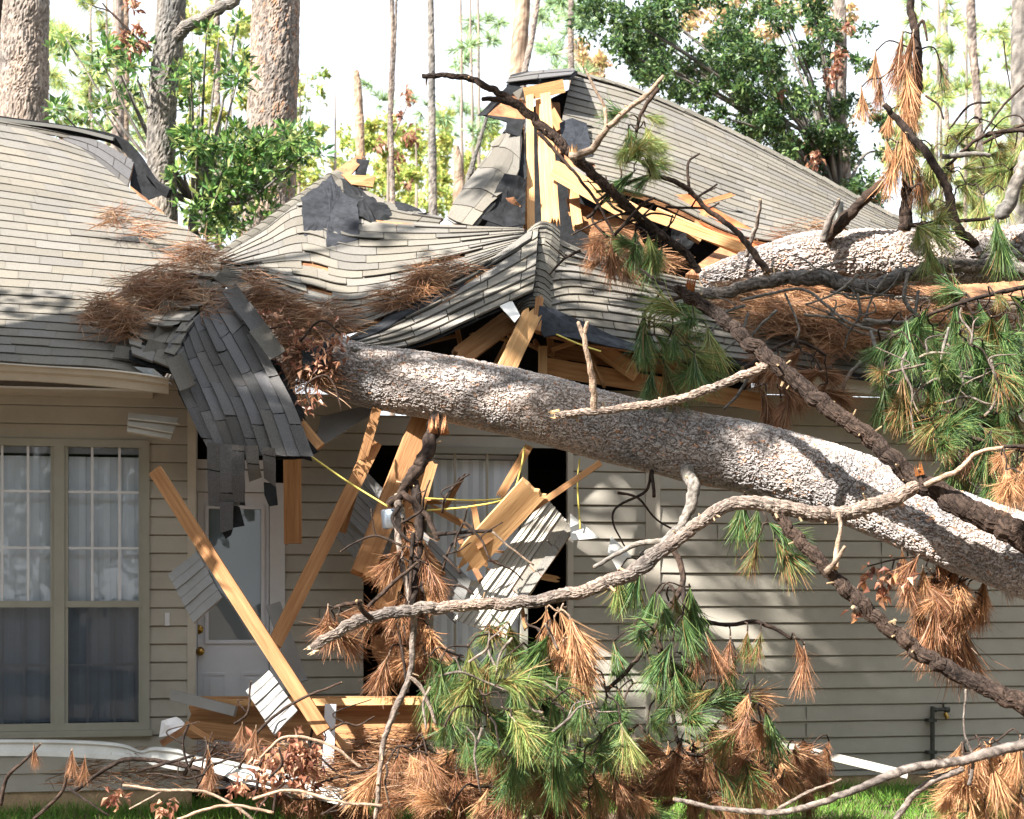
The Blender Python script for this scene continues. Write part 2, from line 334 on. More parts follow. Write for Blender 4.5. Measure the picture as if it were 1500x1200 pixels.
m = MB(); m.quad([wall_pt(gx0, gz0, -.02), wall_pt(gx1, gz0, -.02), wall_pt(gx1, gz1, -.02), wall_pt(gx0, gz1, -.02)]); subp(m, 'pane', M['glass'], dr_o)
m = MB(); z = gz0
while z < gz1:
    m.add([wall_pt(gx0, z, -.035), wall_pt(gx1, z, -.035), wall_pt(gx1, z+.022, -.05), wall_pt(gx0, z+.022, -.05)], [(0, 1, 2, 3)], (.52, .56, .56)); z += .021
subp(m, 'blind', M['blind'], dr_o)
def revolve(mb, c, ax, prof, n=20, col=None):
    ax = np.array(ax, float); ax /= np.linalg.norm(ax); u = np.cross(ax, (0, 0, 1.)); 
    if np.linalg.norm(u) < .1: u = np.cross(ax, (0, 1., 0))
    u /= np.linalg.norm(u); v = np.cross(ax, u); vs = []
    for (d, r) in prof:
        for i in range(n): a = 2*math.pi*i/n; vs.append(np.array(c)+ax*d+r*(u*math.cos(a)+v*math.sin(a)))
    k = len(prof); f = [(j*n+i, j*n+(i+1) % n, (j+1)*n+(i+1) % n, (j+1)*n+i) for j in range(k-1) for i in range(n)]
    f += [tuple(range(n))[::-1], tuple((k-1)*n+i for i in range(n))]; mb.add(vs, f, col)
NW = np.array((ST, -CT, 0.))
m = MB(); revolve(m, W(293, 954, -.012), NW, [(0, .032), (.008, .032), (.012, .012), (.03, .012), (.038, .026), (.055, .030), (.068, .022), (.073, .004)]); subp(m, 'knob', M['brass'], dr_o, True)
m = MB(); revolve(m, W(291, 922, -.012), NW, [(0, .033), (.012, .033), (.018, .026), (.02, .012), (.034, .010), (.035, .002)]); subp(m, 'deadbolt', M['brass'], dr_o, True)
m = MB(); s_, z_ = wall_sz(245, 907, WL); m.wbox(s_-.016, s_+.016, z_-.045, z_+.045, WL+.008, WL+.024); m.wbox(s_-.01, s_+.01, z_-.012, z_+.012, WL+.024, WL+.03); m.build('doorbell', M['trim_white'], H)
# ------------------------------------------------------------------ roofs
def deck(name, pt, parent, lift, th, mt, nu=24, nv=16, u0=0, u1=1, v0=0, v1=1, noise=0, jag=0, seed=0):
    us = np.linspace(u0, u1, nu+1); vs = np.linspace(v0, v1, nv+1); U, V = np.meshgrid(us, vs)
    if jag:
        U = U+np.where((U == u1), jag*(NR.rand(*U.shape)-.7), 0)+np.where((U == u0), jag*(.7-NR.rand(*U.shape)), 0); V = V+np.where(V == v0, jag*(.7-NR.rand(*U.shape)), 0)+np.where(V == v1, jag*(NR.rand(*U.shape)-.7), 0)
        U = np.clip(U, 0, 1); V = np.clip(V, 0, 1)
    p = pt.ev(U, V); n = pt.nrm(U, V)
    if noise: p = p+n*((fbm(p.reshape(-1, 3)*3+seed).reshape(U.shape)-.5)*noise)[..., None]
    a = (p+n*lift).reshape(-1, 3); b = (p+n*(lift-th)).reshape(-1, 3); K = len(a); q = lambda i, j: j*(nu+1)+i
    f = []
    for j in range(nv):
        for i in range(nu):
            f.append((q(i, j), q(i+1, j), q(i+1, j+1), q(i, j+1))); f.append((q(i, j)+K, q(i, j+1)+K, q(i+1, j+1)+K, q(i+1, j)+K))
    for i in range(nu): f.append((q(i, 0), q(i, 0)+K, q(i+1, 0)+K, q(i+1, 0))); f.append((q(i, nv), q(i+1, nv), q(i+1, nv)+K, q(i, nv)+K))
    for j in range(nv): f.append((q(0, j), q(0, j+1), q(0, j+1)+K, q(0, j)+K)); f.append((q(nu, j), q(nu, j)+K, q(nu, j+1)+K, q(nu, j+1)))
    m = MB(); m.add(np.vstack([a, b]), f); return m.build(name, mt, parent, False)
def shingles(name, pt, nc, tab, parent, mask=None, lift=.0, butt=.012, seed=0, mt='shingle', tone=(.72, 1.25), curl=0., wob=0, v0=0., v1=1., u0=0., u1=1., gap=.0035):
    rr = random.Random(seed+5); m = MB(); step = (v1-v0)/nc; VV = []; FF = []; CC = []; n = 0
    ln = np.linalg.norm(np.diff(pt.ev(np.linspace(0, 1, 30), .5), axis=0), axis=1).sum()*(u1-u0); nt_ = max(1, ln/tab)
    patch_tone = lambda u, v: 1
    for j in range(nc):
        va = v0+j*step; vb = min(v0+(j+1.55)*step, 1); vb = max(vb, va+step); offs = rr.random() if seed >= 0 else 0
        k0 = -1
        for i in range(-1, int(nt_)+2):
            a = u0+(u1-u0)*(i+offs)/nt_; b = a+(u1-u0)/nt_; a = max(a, u0); b = min(b, u1)
            if b-a < .1*(u1-u0)/nt_: continue
            if mask and not mask((a+b)/2, (va+min(vb, va+step))/2): continue
            g_ = gap*(u1-u0)/(ln)+0; ns = 4; t = rr.uniform(*tone); cb = rr.uniform(-.05, .05); col = np.array((t*(1+cb*.4), t, t*(1-cb)))
            us = np.linspace(a+g_, b-g_, ns+1); dv = rr.uniform(-.04, .04)*step; lf = rr.random()**3*curl
            lw = (rr.uniform(-1, 1)*wob)
            rows = []
            for (vv, h) in ((va+dv, lift+butt+lf), ((va+dv)*.6+vb*.4, lift+butt*.55+lf*.25), (vb, lift)):
                p = pt.ev(us, vv); nn = pt.nrm(us, min(max(vv, 0), 1)); rows.append(p+nn*(h+lw*(us-us.mean())[:, None]*0)+nn*(wob*np.sin(us*40+j*.8)[:, None]))
            pb = rows[0]-pt.nrm(us, va)*(butt*.85); allv = np.vstack([pb]+rows); VV.append(allv); w_ = ns+1
            for r_ in range(3):
                for q in range(ns): FF.append((n+r_*w_+q, n+r_*w_+q+1, n+(r_+1)*w_+q+1, n+(r_+1)*w_+q))
            for (e0) in (0, ns): FF.append((n+e0, n+w_+e0, n+2*w_+e0, n+2*w_+e0))if False else None
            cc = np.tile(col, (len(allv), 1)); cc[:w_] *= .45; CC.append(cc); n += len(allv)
    m.v = VV; m.f = FF; m.c = CC; m.n = n
    return m.build(name, M[mt], parent)
def caps(name, pts, parent, wpx=.14, n=None, seed=1, mt='shingle', up=(0, 0, 1), drop=.06, tone=(.7, 1.2), step=.13):
    pts = np.array([P(*p) for p in pts]); L = np.linalg.norm(np.diff(pts, axis=0), axis=1).sum(); n = n or int(L/step); rr = random.Random(seed); m = MB()
    for i in range(n):
        a, b = cr(pts, [i/n])[0], cr(pts, [min(1, (i+1.5)/n)])[0]; d = b-a; d /= np.linalg.norm(d); s_ = np.cross(d, up); s_ /= np.linalg.norm(s_); u_ = np.cross(s_, d); t = rr.uniform(*tone); v = []
        for (q, h) in ((a, .018), (b, .004)):
            for w_ in (-1, -.55, -.18, .18, .55, 1): v.append(q+s_*wpx*w_+u_*(h-drop*w_*w_+rr.uniform(-.003, .003)))
        for w_ in (-1, -.55, -.18, .18, .55, 1): v.append(a+s_*wpx*w_+u_*(.004-drop*w_*w_))
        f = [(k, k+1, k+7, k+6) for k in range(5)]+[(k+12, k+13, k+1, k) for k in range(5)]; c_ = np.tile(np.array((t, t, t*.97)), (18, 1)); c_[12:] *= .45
        m.add(v, f, c_)
    return m.build(name, M[mt], parent)
# left wing main slope
R1 = Patch([[(-190, 518, 11.05), (-60, 527, 11.2), (60, 535, 11.32), (150, 540, 11.42), (236, 556, 11.5)],
            [(-190, 425, 12.05), (-60, 436, 12.2), (80, 444, 12.3), (190, 452, 12.4), (300, 450, 12.45)],
            [(-190, 328, 12.9), (-60, 340, 13.05), (90, 356, 13.15), (215, 368, 13.25), (325, 378, 13.3)],
            [(-190, 240, 14.0), (-60, 256, 14.1), (60, 274, 14.2), (150, 290, 14.3), (222, 303, 14.35)],
            [(-190, 158, 15.2), (-80, 170, 15.25), (0, 183, 15.3), (60, 195, 15.35), (112, 212, 15.4)]])
deck('roof_deck', R1, H, -.012, .02, M['osb'])
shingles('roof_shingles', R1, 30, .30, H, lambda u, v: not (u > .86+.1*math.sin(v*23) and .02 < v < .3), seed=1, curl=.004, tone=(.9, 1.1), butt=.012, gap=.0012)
RB = Patch([[(100, 213, 15.36), (140, 240, 15.2), (186, 280, 14.9)], [(80, 193, 15.5), (140, 205, 15.45), (197, 236, 15.3)]])
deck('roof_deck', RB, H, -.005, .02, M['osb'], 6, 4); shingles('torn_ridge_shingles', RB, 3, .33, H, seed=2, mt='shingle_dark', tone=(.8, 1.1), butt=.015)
RB2 = Patch([[(-190, 158, 15.25), (0, 186, 15.34), (110, 206, 15.45)], [(-190, 150, 15.4), (0, 176, 15.45), (168, 206, 15.55)]])
shingles('torn_ridge_shingles', RB2, 2, .33, H, seed=3, mt='shingle', tone=(.5, .8), butt=.015)
def flat(name, pts, mt, parent, th=.012, bend=0, c=None, n=0):
    m = MB(); q = np.array([P(*p) for p in pts])
    nn = np.cross(q[1]-q[0], q[2]-q[0]); nn /= np.linalg.norm(nn); 
    if nn[1] < 0: q = q[::-1]
    m.quad(q, c, th); return m.build(name, M[mt], parent)
def sheet(name, pts, mt, parent, th=.008, n=10, noise=.05, seed=0, jag=.03, c=None):
    """a rumpled torn sheet on the outline of pts (fan of concentric rings), with thickness"""
    q = np.array([P(*p) for p in pts]); k = len(q); per = []
    for i in range(k):
        L = np.linalg.norm(q[(i+1) % k]-q[i]); ns = max(2, int(L/.06))
        for j in range(ns): per.append(q[i]*(1-j/ns)+q[(i+1) % k]*j/ns)
    per = np.array(per); cen = per.mean(0); rr = np.random.RandomState(seed); per = per+(cen-per)*(rr.rand(len(per), 1)*jag)
    rings = [cen+(per-cen)*t for t in (1, .8, .55, .3)]; V = np.vstack(rings+[cen[None]]); N_ = len(per)
    nn = np.cross(q[1]-q[0], q[2]-q[0]); nn /= np.linalg.norm(nn)
    V = V+nn*((fbm(V*5+seed*7.1)-.5)*2*noise)[:, None]; V2 = V-nn*th*np.sign(-nn[1] or 1); K = len(V); f = []
    for r_ in range(3):
        for i in range(N_): a, b = r_*N_+i, r_*N_+(i+1) % N_; f += [(a, b, b+N_, a+N_), (a+K, a+N_+K, b+N_+K, b+K)]
    for i in range(N_): a, b = 3*N_+i, 3*N_+(i+1) % N_; f += [(a, b, 4*N_), (a+K, 4*N_+K, b+K)]; f.append((i, (i+1) % N_, (i+1) % N_+K, i+K))
    m = MB(); m.add(np.vstack([V, V2]), f, c); return m.build(name, M[mt], parent)
# ridge vent of the wing, torn and hanging at its right end
def ribbon(name, pts, wd, th, mt, parent, side=(0, -.8, -.6), c=None, sm=False, jag=0):
    p = np.array([P(*q) for q in pts]); n = 8*(len(p)-1); p = cr(p, np.linspace(0, 1, n+1)); sd = np.array(side, float); sd /= np.linalg.norm(sd); v = []
    for i, q in enumerate(p):
        d = p[min(i+1, n)]-p[max(i-1, 0)]; d /= np.linalg.norm(d); s_ = sd-d*np.dot(sd, d); s_ /= np.linalg.norm(s_); u_ = np.cross(d, s_); h = wd/2*(1+R.uniform(-jag, jag))
        v += [q-s_*h-u_*th/2, q+s_*h-u_*th/2, q+s_*h+u_*th/2, q-s_*h+u_*th/2]
    f = [(4*i+a, 4*i+(a+1) % 4, 4*i+4+(a+1) % 4, 4*i+4+a) for i in range(n) for a in range(4)]+[(0, 3, 2, 1), (4*n, 4*n+1, 4*n+2, 4*n+3)]
    m = MB(); m.add(v, f, c); return m.build(name, M[mt], parent, sm)
ribbon('ridge_vent', [(-190, 150, 15.5), (0, 177, 15.5), (100, 191, 15.5), (168, 205, 15.5), (200, 232, 15.45), (224, 268, 15.35), (248, 284, 15.3)], .085, .05, 'felt', H, side=(0, -.2, 1))
ribbon('ridge_vent_cap', [(-190, 147, 15.48), (0, 175, 15.47), (100, 188, 15.47), (168, 204, 15.46)], .03, .09, 'trim', H, side=(0, -.2, 1), c=(.35, .38, .42))
sheet('torn_felt', [(193, 233, 15.3), (222, 268, 15.2), (238, 285, 15.2), (218, 292, 15.1), (192, 272, 15.1)], 'felt', H, noise=.03, seed=4)
sheet('torn_sheathing', [(190, 272, 14.95), (215, 290, 14.9), (240, 310, 14.6), (242, 322, 14.4), (210, 300, 14.5), (196, 290, 14.7)], 'osb', H, noise=.03, seed=5)
# gutter of the wing
def loft(name, st, mt, parent, prof, c=None):
    """st: (px, ytop, ybot, Z) stations; prof: (across 0..1 top to bottom, out metres)"""
    ps = []
    for i in np.linspace(0, 1, 6*(len(st)-1)+1):
        a = cr(np.array(st, float), [i])[0]; t, b = P(a[0], a[1], a[3]), P(a[0], a[2], a[3]); ps += [t+(b-t)*q+NW*o for (q, o) in prof]
    k = len(prof); n = len(ps)//k; f = [(i*k+j, i*k+(j+1) % k, (i+1)*k+(j+1) % k, (i+1)*k+j) for i in range(n-1) for j in range(k)]+[tuple(range(k))[::-1], tuple((n-1)*k+j for j in range(k))]
    m = MB(); m.add(ps, f, c); return m.build(name, M[mt], parent)
GP = [(0, 0), (0, .10), (.10, .105), (.16, .085), (.42, .075), (.55, .05), (.98, .03), (1, 0)]
loft('gutter', [(-190, 523, 550, 11.0), (-60, 530, 555, 11.1), (60, 538, 560, 11.22), (150, 543, 567, 11.32), (205, 549, 573, 11.4), (247, 556, 578, 11.5)], 'trim', H, GP)
m = MB(); m.wbox(sL0-1.5, sC-.25, 2.86, 2.875, WL+.02, WL+.44); m.build('soffit', M['trim'], H)
flat('soffit_panel', [(188, 604, 11.55), (262, 612, 11.6), (250, 643, 11.5), (186, 632, 11.45)], 'siding', H, th=.02)
for q, (a, b) in enumerate(((.33, .42), (.66, .72))):
    ribbon('soffit_groove', [(188-1*q, 604+28*a, 11.53-.1*a), (262-8*q, 612+28*a+4*q, 11.58-.1*a)], .012, .012, 'siding', H, side=(0, 0, 1))
flat('flashing', [(195, 537, 11.38), (225, 540, 11.4), (252, 564, 11.45), (222, 553, 11.4)], 'flash', H, .004)
# ------------------------------------------------------------------ crumpled roof hanging over the door
R2 = Patch([[(246, 505, 11.55), (250, 540, 11.4), (264, 578, 11.3), (284, 618, 11.22), (305, 658, 11.15)],
            [(272, 476, 11.7), (288, 520, 11.5), (308, 562, 11.38), (328, 606, 11.2), (350, 666, 11.1)],
            [(300, 452, 11.95), (326, 502, 11.6), (354, 552, 11.42), (378, 602, 11.25), (402, 670, 11.1)],
            [(322, 415, 12.4), (362, 466, 12.0), (396, 528, 11.6), (430, 592, 11.35), (460, 670, 11.15)]])
R2s = Patch([[(190, 522, 11.45), (222, 534, 11.42), (252, 545, 11.4)], [(190, 480, 11.9), (235, 488, 11.75), (275, 488, 11.6)], [(210, 440, 12.3), (260, 440, 12.2), (305, 445, 12.0)], [(250, 405, 12.7), (300, 400, 12.7), (345, 402, 12.6)]])
deck('roof_deck', R2s, H, -.012, .012, M['felt'], 10, 8, noise=.03); shingles('torn_shingles', R2s, 9, .3, H, lambda u, v: R.random() > .12, seed=44, curl=.05, tone=(.8, 1.2), butt=.02)
deck('roof_deck', R2, H, -.03, .012, M['felt'], 24, 12, noise=.03, jag=.02)
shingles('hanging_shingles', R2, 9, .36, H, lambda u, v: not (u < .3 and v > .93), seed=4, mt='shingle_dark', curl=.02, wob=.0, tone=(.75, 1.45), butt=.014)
R2b = Patch([[(305, 648, 11.12), (305, 690, 11.1), (306, 742, 11.13)], [(332, 650, 11.06), (332, 695, 11.05), (333, 742, 11.08)], [(358, 652, 11.02), (358, 695, 11.02), (359, 742, 11.06)]])
shingles('hanging_shingles', R2b, 3, .34, H, seed=5, mt='shingle_dark', curl=.005, tone=(.8, 1.05), butt=.01); deck('shingle_backing', R2b, H, -.003, .006, M['felt'], 8, 6, jag=.03)
R2c = Patch([[(322, 735, 11.04), (323, 782, 11.05)], [(342, 735, 11.04), (341, 776, 11.05)]])
shingles('hanging_shingles', R2c, 1, .5, H, seed=-1, mt='shingle_dark', tone=(.85, .95)); deck('shingle_backing', R2c, H, -.004, .006, M['felt'], 4, 6, jag=.1)
R2d = Patch([[(359, 652, 11.05), (362, 680, 11.05), (365, 706, 11.1)], [(378, 652, 11.02), (380, 682, 11.04), (384, 700, 11.1)]])
shingles('hanging_shingles', R2d, 1, .4, H, seed=7, mt='shingle_dark', tone=(1.1, 1.3)); deck('shingle_backing', R2d, H, -.003, .006, M['felt'], 6, 4, jag=.15)
R2e = Patch([[(384, 655, 11.05), (386, 676, 11.05), (388, 700, 11.1)], [(403, 655, 11.02), (404, 684, 11.04), (404, 715, 11.1)]])
shingles('hanging_shingles', R2e, 1, .4, H, seed=8, mt='shingle_dark', tone=(1.0, 1.2)); deck('shingle_backing', R2e, H, -.003, .006, M['felt'], 6, 4, jag=.15)
sheet('torn_felt', [(340, 738, 11.1), (352, 742, 11.12), (359, 770, 11.12), (338, 774, 11.1)], 'felt', H, noise=.02, seed=6)
sheet('torn_felt', [(386, 706, 11.1), (404, 708, 11.1), (407, 740, 11.1), (394, 742, 11.1), (387, 725, 11.1)], 'felt', H, noise=.02, seed=8)
sheet('torn_felt', [(324, 776, 11.07), (342, 772, 11.07), (338, 784, 11.07), (330, 790, 11.07)], 'felt', H, noise=.02, seed=9)
# black felt lining at the right side of the hanging flap
sheet('torn_felt', [(385, 500, 11.9), (412, 540, 11.7), (440, 600, 11.6), (464, 664, 11.35), (446, 676, 11.25), (420, 620, 11.4), (395, 560, 11.6)], 'felt', H, noise=.03, seed=10)
sheet('torn_felt', [(442, 515, 11.7), (468, 508, 11.75), (490, 490, 11.75), (488, 522, 11.65), (470, 545, 11.6), (444, 542, 11.6)], 'felt', H, noise=.04, seed=11)
# loose curled shingles along the break
def curled(px, py, Z, wpx, hpx, ang, bend, tone, mt='shingle_dark'):
    c0 = P(px, py, Z); sc_ = Z/F; m = MB(); v = []; n = 6; nj = 5
    ca, sa = math.cos(rad(ang)), math.sin(rad(ang))
    for i in range(n+1):
        for j in range(nj+1):
            x = (i/n-.5)*wpx*sc_; y = (j/nj-.5)*hpx*sc_; o = bend*((i/n-.5)**2*4-.5)+bend*.6*(j/nj)**2
            zz = x*sa+y*ca; v.append(c0+np.array((x*ca-y*sa, -o*.6+.75*zz, zz*.95)))
    f = [(j+i*(nj+1), j+(i+1)*(nj+1), j+1+(i+1)*(nj+1), j+1+i*(nj+1)) for i in range(n) for j in range(nj)]
    K = len(v); v = v+[q+np.array((0, .006, -.006)) for q in v]; f = f+[tuple(a+K for a in q[::-1]) for q in f]
    B = [i*(nj+1) for i in range(n+1)]+[n*(nj+1)+j for j in range(1, nj+1)]+[i*(nj+1)+nj for i in range(n-1, -1, -1)]+[j for j in range(nj-1, 0, -1)]
    f += [(B[i], B[(i+1) % len(B)], B[(i+1) % len(B)]+K, B[i]+K) for i in range(len(B))]
    m.add(v, f, (tone,)*3); return m.build('loose_shingle', M[mt], H)
for (px, py, Z, w_, h_, a, b, t) in [(208, 500, 11.75, 58, 26, -8, .05, 2.0), (240, 512, 11.55, 54, 22, -14, .06, 1.8), (222, 485, 11.9, 60, 24, -6, .05, 2.1), (255, 490, 11.7, 54, 26, -12, .07, 1.9),
        (262, 452, 12.0, 56, 24, -10, .06, 2.2), (318, 430, 12.2, 60, 24, -28, .06, 2.0), (345, 415, 12.3, 62, 24, -35, .06, 1.6), 
        (352, 445, 12.0, 24, 70, 34, .05, 1.4), (372, 470, 11.8, 24, 66, 36, .05, 1.2), (280, 425, 12.35, 58, 24, -12, .05, 2.0), (265, 545, 11.3, 24, 60, 28, .05, 1.7), (392, 500, 11.6, 26, 60, 36, .05, 1.5),
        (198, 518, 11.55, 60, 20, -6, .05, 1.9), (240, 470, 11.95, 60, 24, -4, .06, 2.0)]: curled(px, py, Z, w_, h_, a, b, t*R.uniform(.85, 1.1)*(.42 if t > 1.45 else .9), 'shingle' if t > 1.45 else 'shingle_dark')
# ------------------------------------------------------------------ sunken middle slope
R3 = Patch([[(338, 408, 12.35), (400, 440, 12.3), (455, 478, 12.2), (520, 482, 12.2), (640, 432, 12.45), (764, 366, 12.95)],
            [(328, 396, 12.8), (392, 390, 13.05), (450, 390, 13.2), (522, 404, 13.1), (642, 386, 13.25), (767, 352, 13.5)],
            [(317, 376, 13.3), (385, 332, 13.9), (440, 292, 14.35), (520, 316, 14.15), (640, 328, 14.1), (768, 334, 14.1)]])
deck('roof_deck', R3, H, -.012, .02, M['osb'], jag=.01); shingles('roof_shingles', R3, 15, .31, H, lambda u, v: R.random() > .03, seed=11, curl=.018, tone=(.85, 1.15), butt=.010, gap=.002)
R3b = Patch([[(436, 296, 14.38), (500, 320, 14.15), (560, 330, 14.1), (640, 334, 14.08)], [(488, 252, 14.9), (530, 275, 14.7), (585, 302, 14.5), (650, 318, 14.3)]])
deck('roof_deck', R3b, H, -.012, .02, M['osb'], 12, 6, jag=.02); shingles('roof_shingles', R3b, 3, .31, H, seed=12, curl=.01, butt=.014, tone=(.7, 1.1))
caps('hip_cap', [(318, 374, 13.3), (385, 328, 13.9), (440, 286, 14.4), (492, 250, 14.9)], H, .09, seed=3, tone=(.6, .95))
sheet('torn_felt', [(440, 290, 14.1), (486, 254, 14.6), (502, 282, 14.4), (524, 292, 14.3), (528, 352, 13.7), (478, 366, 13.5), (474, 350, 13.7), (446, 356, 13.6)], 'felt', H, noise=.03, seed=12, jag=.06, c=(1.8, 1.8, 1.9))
sheet('torn_felt', [(500, 256, 14.7), (540, 280, 14.6), (562, 296, 14.5), (578, 318, 14.2), (552, 326, 14.0), (520, 320, 14.1), (505, 290, 14.3)], 'felt', H, noise=.1, seed=13)
sheet('torn_felt', [(578, 292, 14.6), (610, 300, 14.5), (628, 312, 14.3), (600, 318, 14.3), (580, 308, 14.4)], 'felt', H, noise=.08, seed=14)
flat('torn_sheathing', [(490, 250, 14.95), (532, 222, 15.1), (528, 240, 15.0), (512, 258, 14.9)], 'osb', H, .015); flat('torn_sheathing', [(500, 255, 14.7), (550, 258, 14.7), (546, 274, 14.65), (515, 270, 14.6)], 'lumber', H, .02)
sheet('torn_felt', [(522, 234, 15.05), (541, 238, 15.05), (536, 256, 14.95), (520, 256, 14.95)], 'felt', H, noise=.04, seed=15)
# drooping sheet left of the gable posts
R3c = Patch([[(655, 322, 14.3), (672, 330, 14.2), (694, 334, 14.1)], [(672, 290, 14.6), (700, 290, 14.4), (722, 300, 14.2)], [(708, 240, 15.0), (733, 240, 14.8), (758, 262, 14.6)], [(742, 192, 15.4), (752, 190, 15.3), (764, 192, 15.2)]])
deck('drooping_sheathing', R3c, H, 0, .015, M['siding_grey'], 6, 12, noise=.05, jag=.05); shingles('roof_shingles', R3c, 5, .4, H, seed=15, curl=.02, tone=(.7, 1.0), butt=.01, lift=.02)
flat('loose_shingle', [(718, 210, 15.2), (740, 192, 15.3), (742, 218, 15.2), (722, 222, 15.1)], 'shingle', H, .008)
sheet('torn_felt', [(705, 320, 14.1), (740, 250, 14.5), (772, 262, 14.5), (770, 330, 14.2), (740, 334, 14.1)], 'felt', H, noise=.06, seed=16)
sheet('torn_felt', [(744, 180, 15.3), (766, 180, 15.3), (772, 262, 14.7), (756, 284, 14.6), (752, 230, 15.0)], 'felt', H, noise=.05, seed=17)
# ------------------------------------------------------------------ lower gable, left plane and right plane
R4 = Patch([[(515, 516, 11.75), (600, 508, 11.85), (690, 470, 12.0), (782, 428, 12.15)],
            [(503, 512, 11.85), (590, 484, 12.05), (685, 440, 12.3), (786, 390, 12.55)],
            [(488, 506, 12.05), (575, 460, 12.4), (680, 405, 12.8), (790, 328, 13.4)]])
deck('roof_deck', R4, H, -.012, .012, M['felt'], jag=.02); shingles('roof_shingles', R4, 6, .31, H, seed=21, curl=.012, tone=(.9, 1.15), butt=.02)
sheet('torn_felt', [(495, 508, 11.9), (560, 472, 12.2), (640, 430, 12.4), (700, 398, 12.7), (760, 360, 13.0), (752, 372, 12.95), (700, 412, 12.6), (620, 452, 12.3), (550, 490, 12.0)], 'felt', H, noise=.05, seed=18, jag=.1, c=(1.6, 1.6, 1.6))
R5 = Patch([[(787, 484, 12.22), (860, 502, 12.3), (1000, 520, 12.45), (1160, 537, 12.65), (1340, 560, 12.85), (1560, 592, 13.1)],
            [(784, 440, 12.5), (850, 428, 12.8), (1000, 452, 12.95), (1160, 480, 13.1), (1340, 495, 13.3), (1560, 520, 13.6)],
            [(794, 332, 13.4), (845, 362, 13.6), (960, 398, 13.7), (1120, 424, 13.8), (1320, 430, 14.0), (1560, 440, 14.3)]])
deck('roof_deck', R5, H, -.012, .02, M['osb'], 30, 10); shingles('roof_shingles', R5, 13, .31, H, lambda u, v: not (u < .03 and v < .12), seed=22, curl=.006, tone=(.88, 1.15), butt=.02)
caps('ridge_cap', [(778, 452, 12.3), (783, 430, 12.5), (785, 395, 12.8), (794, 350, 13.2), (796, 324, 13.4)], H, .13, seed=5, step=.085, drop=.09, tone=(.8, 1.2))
caps('ridge_cap', [(826, 440, 12.7), (824, 410, 12.95), (812, 370, 13.2), (797, 326, 13.45)], H, .10, seed=6, step=.1, drop=.05, tone=(.8, 1.2))
RU = Patch([[(1005, 398, 13.7), (1200, 420, 13.8), (1560, 440, 14.2)], [(1080, 340, 14.8), (1240, 356, 15.0), (1560, 400, 15.3)]])
deck('roof_deck', RU, H, -.02, .03, M['osb'], 10, 4)
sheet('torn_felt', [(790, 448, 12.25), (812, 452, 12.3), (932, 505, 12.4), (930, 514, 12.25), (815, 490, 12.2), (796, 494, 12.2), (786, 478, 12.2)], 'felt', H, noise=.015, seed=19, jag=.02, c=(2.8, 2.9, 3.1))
loft('eave_edge', [(830, 492, 497, 12.28), (1000, 519, 524, 12.4), (1160, 538, 545, 12.6), (1340, 561, 568, 12.8), (1560, 593, 600, 13.05)], 'felt', H, [(0, 0), (0, .02), (1, .02), (1, 0)], c=(1.5, 1.5, 1.5))
loft('fascia', [(1085, 536, 560, 12.62), (1200, 546, 570, 12.75), (1340, 564, 588, 12.9), (1560, 596, 622, 13.15)], 'trim', H, [(0, 0), (0, .09), (.12, .09), (.2, .07), (1, .05), (1, 0)])
m = MB(); m.wbox(wall_s(1085, 0), sEnd, 3.035, 3.05, .0, .46); m.build('soffit', M['trim'], H)
# ------------------------------------------------------------------ high gable on the right
R6 = Patch([[(836, 262, 14.6), (960, 292, 14.6), (1080, 345, 14.5), (1200, 366, 14.4), (1330, 400, 14.4), (1500, 430, 14.6)],
            [(822, 190, 15.6), (950, 222, 15.5), (1080, 268, 15.5), (1200, 312, 15.4), (1330, 360, 15.3), (1500, 400, 15.4)],
            [(838, 108, 16.8), (940, 138, 16.8), (1070, 195, 16.7), (1200, 262, 16.6), (1320, 325, 16.5), (1480, 392, 16.4)]])
deck('roof_deck', R6, H, -.012, .03, M['osb'], 30, 12, jag=.008); shingles('roof_shingles', R6, 19, .31, H, lambda u, v: not ((u < .035 and .1 < v < .42)), seed=31, curl=.006, tone=(.85, 1.08), butt=.014, gap=.0015)
caps('ridge_cap', [(838, 105, 16.85), (940, 134, 16.85), (1070, 191, 16.75), (1200, 258, 16.65), (1320, 321, 16.55), (1480, 388, 16.45)], H, .12, seed=8, tone=(.7, 1.0), step=.2)
R7 = Patch([[(838, 108, 16.9), (1070, 194, 16.8), (1320, 324, 16.6), (1480, 390, 16.5)], [(900, 250, 19.5), (1120, 280, 19.5), (1350, 360, 19.3), (1480, 410, 19.2)]])
deck('roof_back_slope', R7, H, -.02, .03, M['osb'], 12, 6)
R8 = Patch([[(741, 124, 15.6), (790, 118, 15.7), (838, 112, 15.7)], [(748, 112, 16.5), (792, 104, 16.6), (846, 102, 16.7)]])
deck('torn_ridge_hood', R8, H, 0, .03, M['felt'], 12, 6, noise=.08, jag=.03); shingles('torn_ridge_shingles', R8, 2, .5, H, seed=33, mt='shingle_dark', tone=(.9, 1.2), lift=.01)
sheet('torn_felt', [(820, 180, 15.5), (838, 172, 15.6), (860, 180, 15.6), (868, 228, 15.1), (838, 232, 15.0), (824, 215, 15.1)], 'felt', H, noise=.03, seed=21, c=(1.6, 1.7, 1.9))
flat('torn_sheathing', [(703, 166, 15.2), (746, 132, 15.6), (772, 150, 15.6), (768, 178, 15.3)], 'osb', H, .02)
sheet('torn_felt', [(700, 168, 15.15), (745, 124, 15.6), (775, 128, 15.7), (750, 136, 15.6), (712, 168, 15.18)], 'felt', H, noise=.02, seed=22)
sheet('torn_felt', [(706, 168, 15.2), (770, 176, 15.25), (762, 202, 15.1), (740, 196, 15.1), (742, 180, 15.2)], 'felt', H, noise=.03, seed=23)
